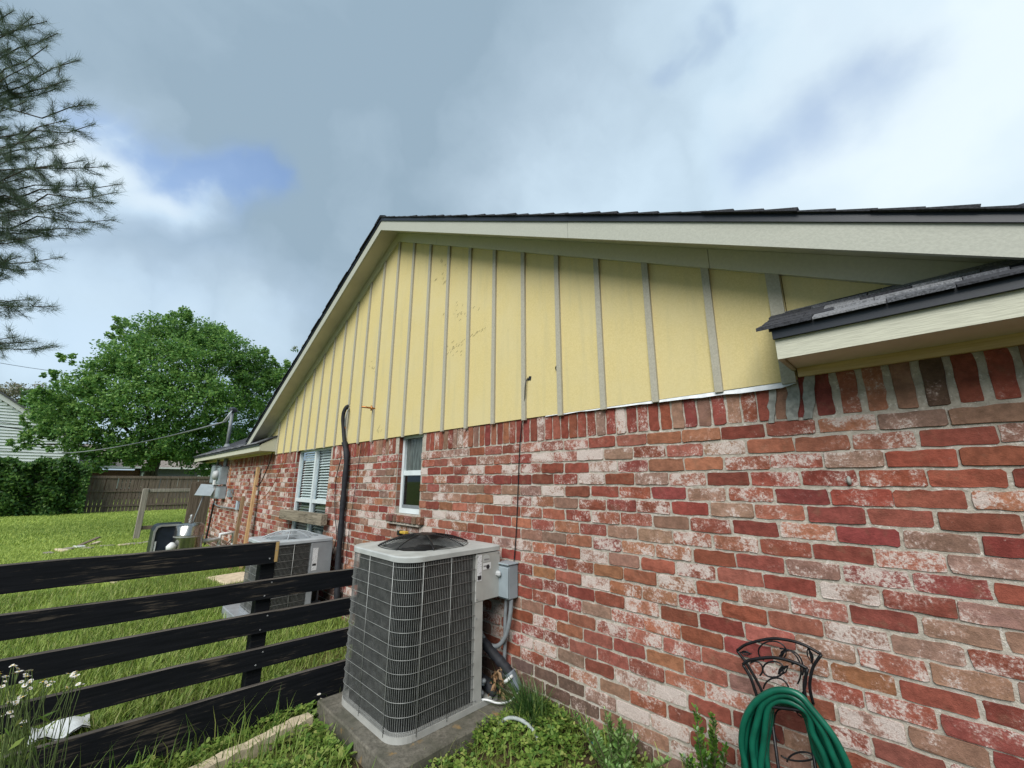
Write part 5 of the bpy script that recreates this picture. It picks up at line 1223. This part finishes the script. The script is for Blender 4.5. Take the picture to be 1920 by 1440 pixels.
# ---- trees
def limb(mb, a, b, r0, r1, sag=0., n=7, seed=0):
    R = random.Random(seed); a, b = np.array(a, float), np.array(b, float); d = np.linalg.norm(b-a)
    P = [a+(b-a)*t+np.array([R.uniform(-1, 1), R.uniform(-1, 1), R.uniform(-1, 1)])*d*.03*math.sin(math.pi*t)+np.array([0, 0, sag*math.sin(math.pi*t)]) for t in np.linspace(0, 1, n)]
    mb.tube(P, [r0+(r1-r0)*t for t in np.linspace(0, 1, n)], 7); return P
def broadleaf_tree(name, label, base, blobs, nleaf, lsize, mats, trunk_r, sub=26, group=None, fork=.5):
    t = thing(name, label, 'tree', tuple(base), group); base = np.array(base, float); tm = MB()
    top = base+np.array([0, 0, fork]); limb(tm, base-np.array([0, 0, .3]), top, trunk_r, trunk_r*.75, seed=1)
    for i, (c, r) in enumerate(blobs[:26]): limb(tm, top-np.array([0, 0, .3]), c, trunk_r*.26, .03, .3, seed=i)
    tm.build('trunk', 'bark', t, smooth=True)
    tot = sum(r[0]*r[1] for c, r in blobs); C = []
    for c, r in blobs:
        k = max(4, int(sub*len(blobs)*r[0]*r[1]/tot)); d = rdir(k, .35); q = rng.random(k)**.42
        sc_ = c+d*q[:, None]*np.array(r); m_ = int(nleaf*r[0]*r[1]/tot/k)
        for s in sc_:
            z = np.clip(rng.normal(0, 1, (m_, 3)), -2.2, 2.2)*np.array([.44, .44, .24])*min(r)*(.36 if nleaf > 1e5 else .46); C.append(s+z)
    C = np.concatenate(C); n = len(C); D = rdir(n, -.15); L = rng.uniform(lsize*.6, lsize*1.2, n)
    h = int(n*.55); pr = rng.permutation(n); C, D, L = C[pr], D[pr], L[pr]; leaves('crown', C[:h], D[:h], perp(D[:h]), L[:h], L[:h]*.6, mats[0], t, tuple(base))
    leaves('light_foliage', C[h:]+np.array([0, 0, .15]), D[h:], perp(D[h:]), L[h:], L[h:]*.6, mats[1], t, tuple(base)); return t
def blob(px, py, rpx, X, squash=.8):
    c = ray_at_x(px, py, X); dep = (c-CAM)@FW; r = rpx*dep/F; return (c, (r, r, r*squash))
XT = -35
RS = random.Random(12)
def satellites(bl, k):
    o = list(bl)
    for c, r in bl:
        for _ in range(k):
            a = RS.uniform(0, 6.28); f = RS.uniform(.85, 1.2); e = RS.uniform(.22, .38); o.append((c+np.array([RS.uniform(-.6, .8)*r[0], math.cos(a)*r[0]*f, abs(math.sin(a))**.7*math.copysign(1, math.sin(a)+.35)*r[2]*f]), (r[0]*e, r[0]*e, r[2]*e)))
    return o
bl = [blob(*q[:3], XT+q[3]) for q in ((300, 632, 52, 0), (250, 668, 50, 1), (375, 640, 52, -1), (430, 668, 50, 1), (335, 690, 66, 2), (205, 705, 48, 0), (478, 700, 44, 0), (515, 720, 36, 1), (150, 738, 46, 1), (105, 772, 38, 0),
      (270, 750, 66, 2.5), (370, 755, 66, 2.5), (440, 760, 52, 1), (200, 780, 52, 2), (500, 775, 40, -1), (70, 805, 28, 1), (45, 835, 20, 1.5), (130, 822, 36, 1.5), (220, 838, 42, 2), (310, 825, 52, 2), (400, 832, 48, 1), (165, 862, 28, 2), (260, 868, 30, 1.5), (350, 862, 34, 1), (400, 876, 26, 1), (460, 830, 36, 0))]
broadleaf_tree('oak_tree', 'large dense green spreading tree beyond the picket fence', (XT, .45, 0), satellites(bl, 4), 120000, .185, ('tree', 'tree_l'), .42, 24, fork=3.2)
broadleaf_tree('distant_tree', 'pale budding tree showing over the white siding house', (-58, -8.5, 0), [blob(40, 742, 34, -58), blob(5, 758, 34, -58), blob(75, 748, 22, -58), blob(-40, 760, 40, -58)], 5000, .22, ('pale', 'pale'), .3, 16, fork=5)
broadleaf_tree('distant_tree', 'darker leafy tree filling between white house and big tree', (-48, -4, 0), [blob(110, 760, 42, -48), blob(80, 790, 38, -48), blob(150, 800, 40, -48)], 7000, .26, ('hedge', 'tree'), .3, 12, fork=3)
broadleaf_tree('distant_tree', 'thin sparse leafy branches just showing behind the roof rake', (-30, 9.2, 0), [blob(566, 665, 16, -30), blob(590, 700, 26, -30), blob(575, 650, 8, -30), blob(615, 690, 30, -30)], 1500, .16, ('tree', 'pale'), .2, 9, fork=4)
# hedge over the left end of the far fence
n = 26000; hy = rng.uniform(-9.5, -2.35, n); top = 2.42+.12*np.sin(hy*3.1)+.08*np.sin(hy*7.3)-np.clip((hy+2.9)/.6, 0, 1)*.35; u = rng.random(n)
hx = np.where(u < .7, -28.35+.18*np.sin(hy*5+rng.normal(0, .4, n))+rng.normal(0, .10, n), -28.8+rng.normal(0, .3, n)); hz_ = np.where(u < .7, rng.random(n)*top, top+rng.normal(0, .06, n)); hx += .12*np.sin(hz_*6+hy*3)
C = np.stack([hx, hy, np.maximum(.02, hz_)], -1); D = rdir(n, -.2)
hg = thing('hedge', 'dense dark green hedge covering the left stretch of picket fence', 'hedge', (-28.6, -6, 0))
leaves('foliage', C, D, perp(D), rng.uniform(.10, .2, n), rng.uniform(.07, .13, n), 'hedge', hg, (-28.6, -6, 0))
hm = MB().box(-28.95, -28.55, -9.5, -2.75, 0, 2.15); hm.build('inner_branches', 'bark', hg)

# pine reaching in from the left
def pine():
    tb = np.array([-19.0, -8.2, 0.]); t = thing('pine_tree', 'tall pine with long needled branches reaching over the lawn', 'tree', tuple(tb)); wood = MB(); R = random.Random(77)
    limb(wood, tb-np.array([0, 0, .4]), tb+np.array([.3, .2, 18.5]), .30, .09, n=12, seed=4)
    tips = [(25, 20, 10.5), (62, 30, 10), (88, 40, 10), (108, 62, 10), (90, 85, 9.5), (150, 112, 10), (128, 150, 10), (60, 120, 9.5), (110, 165, 10.5), (176, 195, 10), (178, 232, 10), (125, 225, 9.5), (50, 190, 10), (140, 265, 10), (90, 255, 10.5), (205, 312, 10), (228, 345, 10), (222, 360, 9.7),
            (160, 300, 10), (110, 310, 9.5), (212, 380, 10), (218, 412, 10), (180, 350, 10.4), (150, 400, 10), (170, 430, 10), (120, 380, 9.6), (60, 330, 10), (95, 430, 10), (40, 400, 10), (130, 442, 10), (60, 445, 9.8), (20, 300, 9.6), (15, 240, 10), (20, 90, 9.8), (118, 482, 10), (75, 505, 10), (40, 480, 9.8), (20, 520, 10), (105, 575, 10), (62, 560, 9.8), (25, 575, 10), (110, 650, 10.2), (70, 640, 10), (30, 632, 9.9), (10, 440, 10.3), (35, 150, 10.2), (20, 350, 10.4)]
    tips += [(R.uniform(-40, 150-.12*abs(yy-260)), yy, R.uniform(9, 11)) for yy in [R.uniform(25, 450) for _ in range(10)]]
    tips += [(R.uniform(-260, -5), R.uniform(-120, 640), R.uniform(8.6, 11.5)) for _ in range(60)]
    NC, ND, NL = [], [], []
    def tuft(p, d, k):
        d = np.array(d)/np.linalg.norm(d); v = rng.normal(0, 1, (k, 3))*.60+d*1.0; v /= np.linalg.norm(v, axis=1)[:, None]
        b = p-d*rng.random((k, 1))*.34+rng.normal(0, .03, (k, 3)); NC.append(b); ND.append(v); NL.append(rng.uniform(.12, .26, k))
    for (px, py, dep) in tips:
        d = FW+RT*(px-960)/F-UP*(py-720)/F; tip = CAM+d*dep
        hz0 = tip[2]+R.uniform(-.6, .8)+.18*np.linalg.norm(tip[:2]-tb[:2])*.5; root = tb+np.array([.3, .2, 0])*min(1, hz0/18)+np.array([0, 0, max(2.5, min(17.5, hz0))])
        P = limb(wood, root, tip, .035, .008, -.25, 9, R.randrange(9999))
        for f0 in (.55, .68, .8, .91):
            i = f0*(len(P)-1); p = P[int(i)]+(P[min(int(i)+1, len(P)-1)]-P[int(i)])*(i-int(i)); dv = tip-root; dv /= np.linalg.norm(dv)
            for s in range(3):
                q = dv*.55+np.array([R.gauss(0, .6), R.gauss(0, .6), R.gauss(.1, .4)]); q /= np.linalg.norm(q); e = p+q*R.uniform(.28, .62)*(1.15-f0*.5)
                wood.tube([p, (p+e)/2+np.array([0, 0, .02]), e], [.009, .007, .005], 4)
                tuft(e, q+np.array([0, 0, .25]), 74)
                if R.random() < .6: tuft((p+e)/2, q, 40)
        tuft(tip, tip-root, 90); tuft(P[-2], tip-root, 60); tuft((P[-2]+P[-3])/2, tip-root, 50)
    wood.build('trunk', 'bark', t, smooth=True)
    C, D, L = np.concatenate(NC), np.concatenate(ND), np.concatenate(NL); S = perp(D); w = .0032
    V = np.stack([C-S*w, C+S*w, C+D*L[:, None]], 1).reshape(-1, 3); fastmesh('needles', V, np.arange(len(C)*3).reshape(-1, 3), 'needle', t, tuple(tb))
pine()
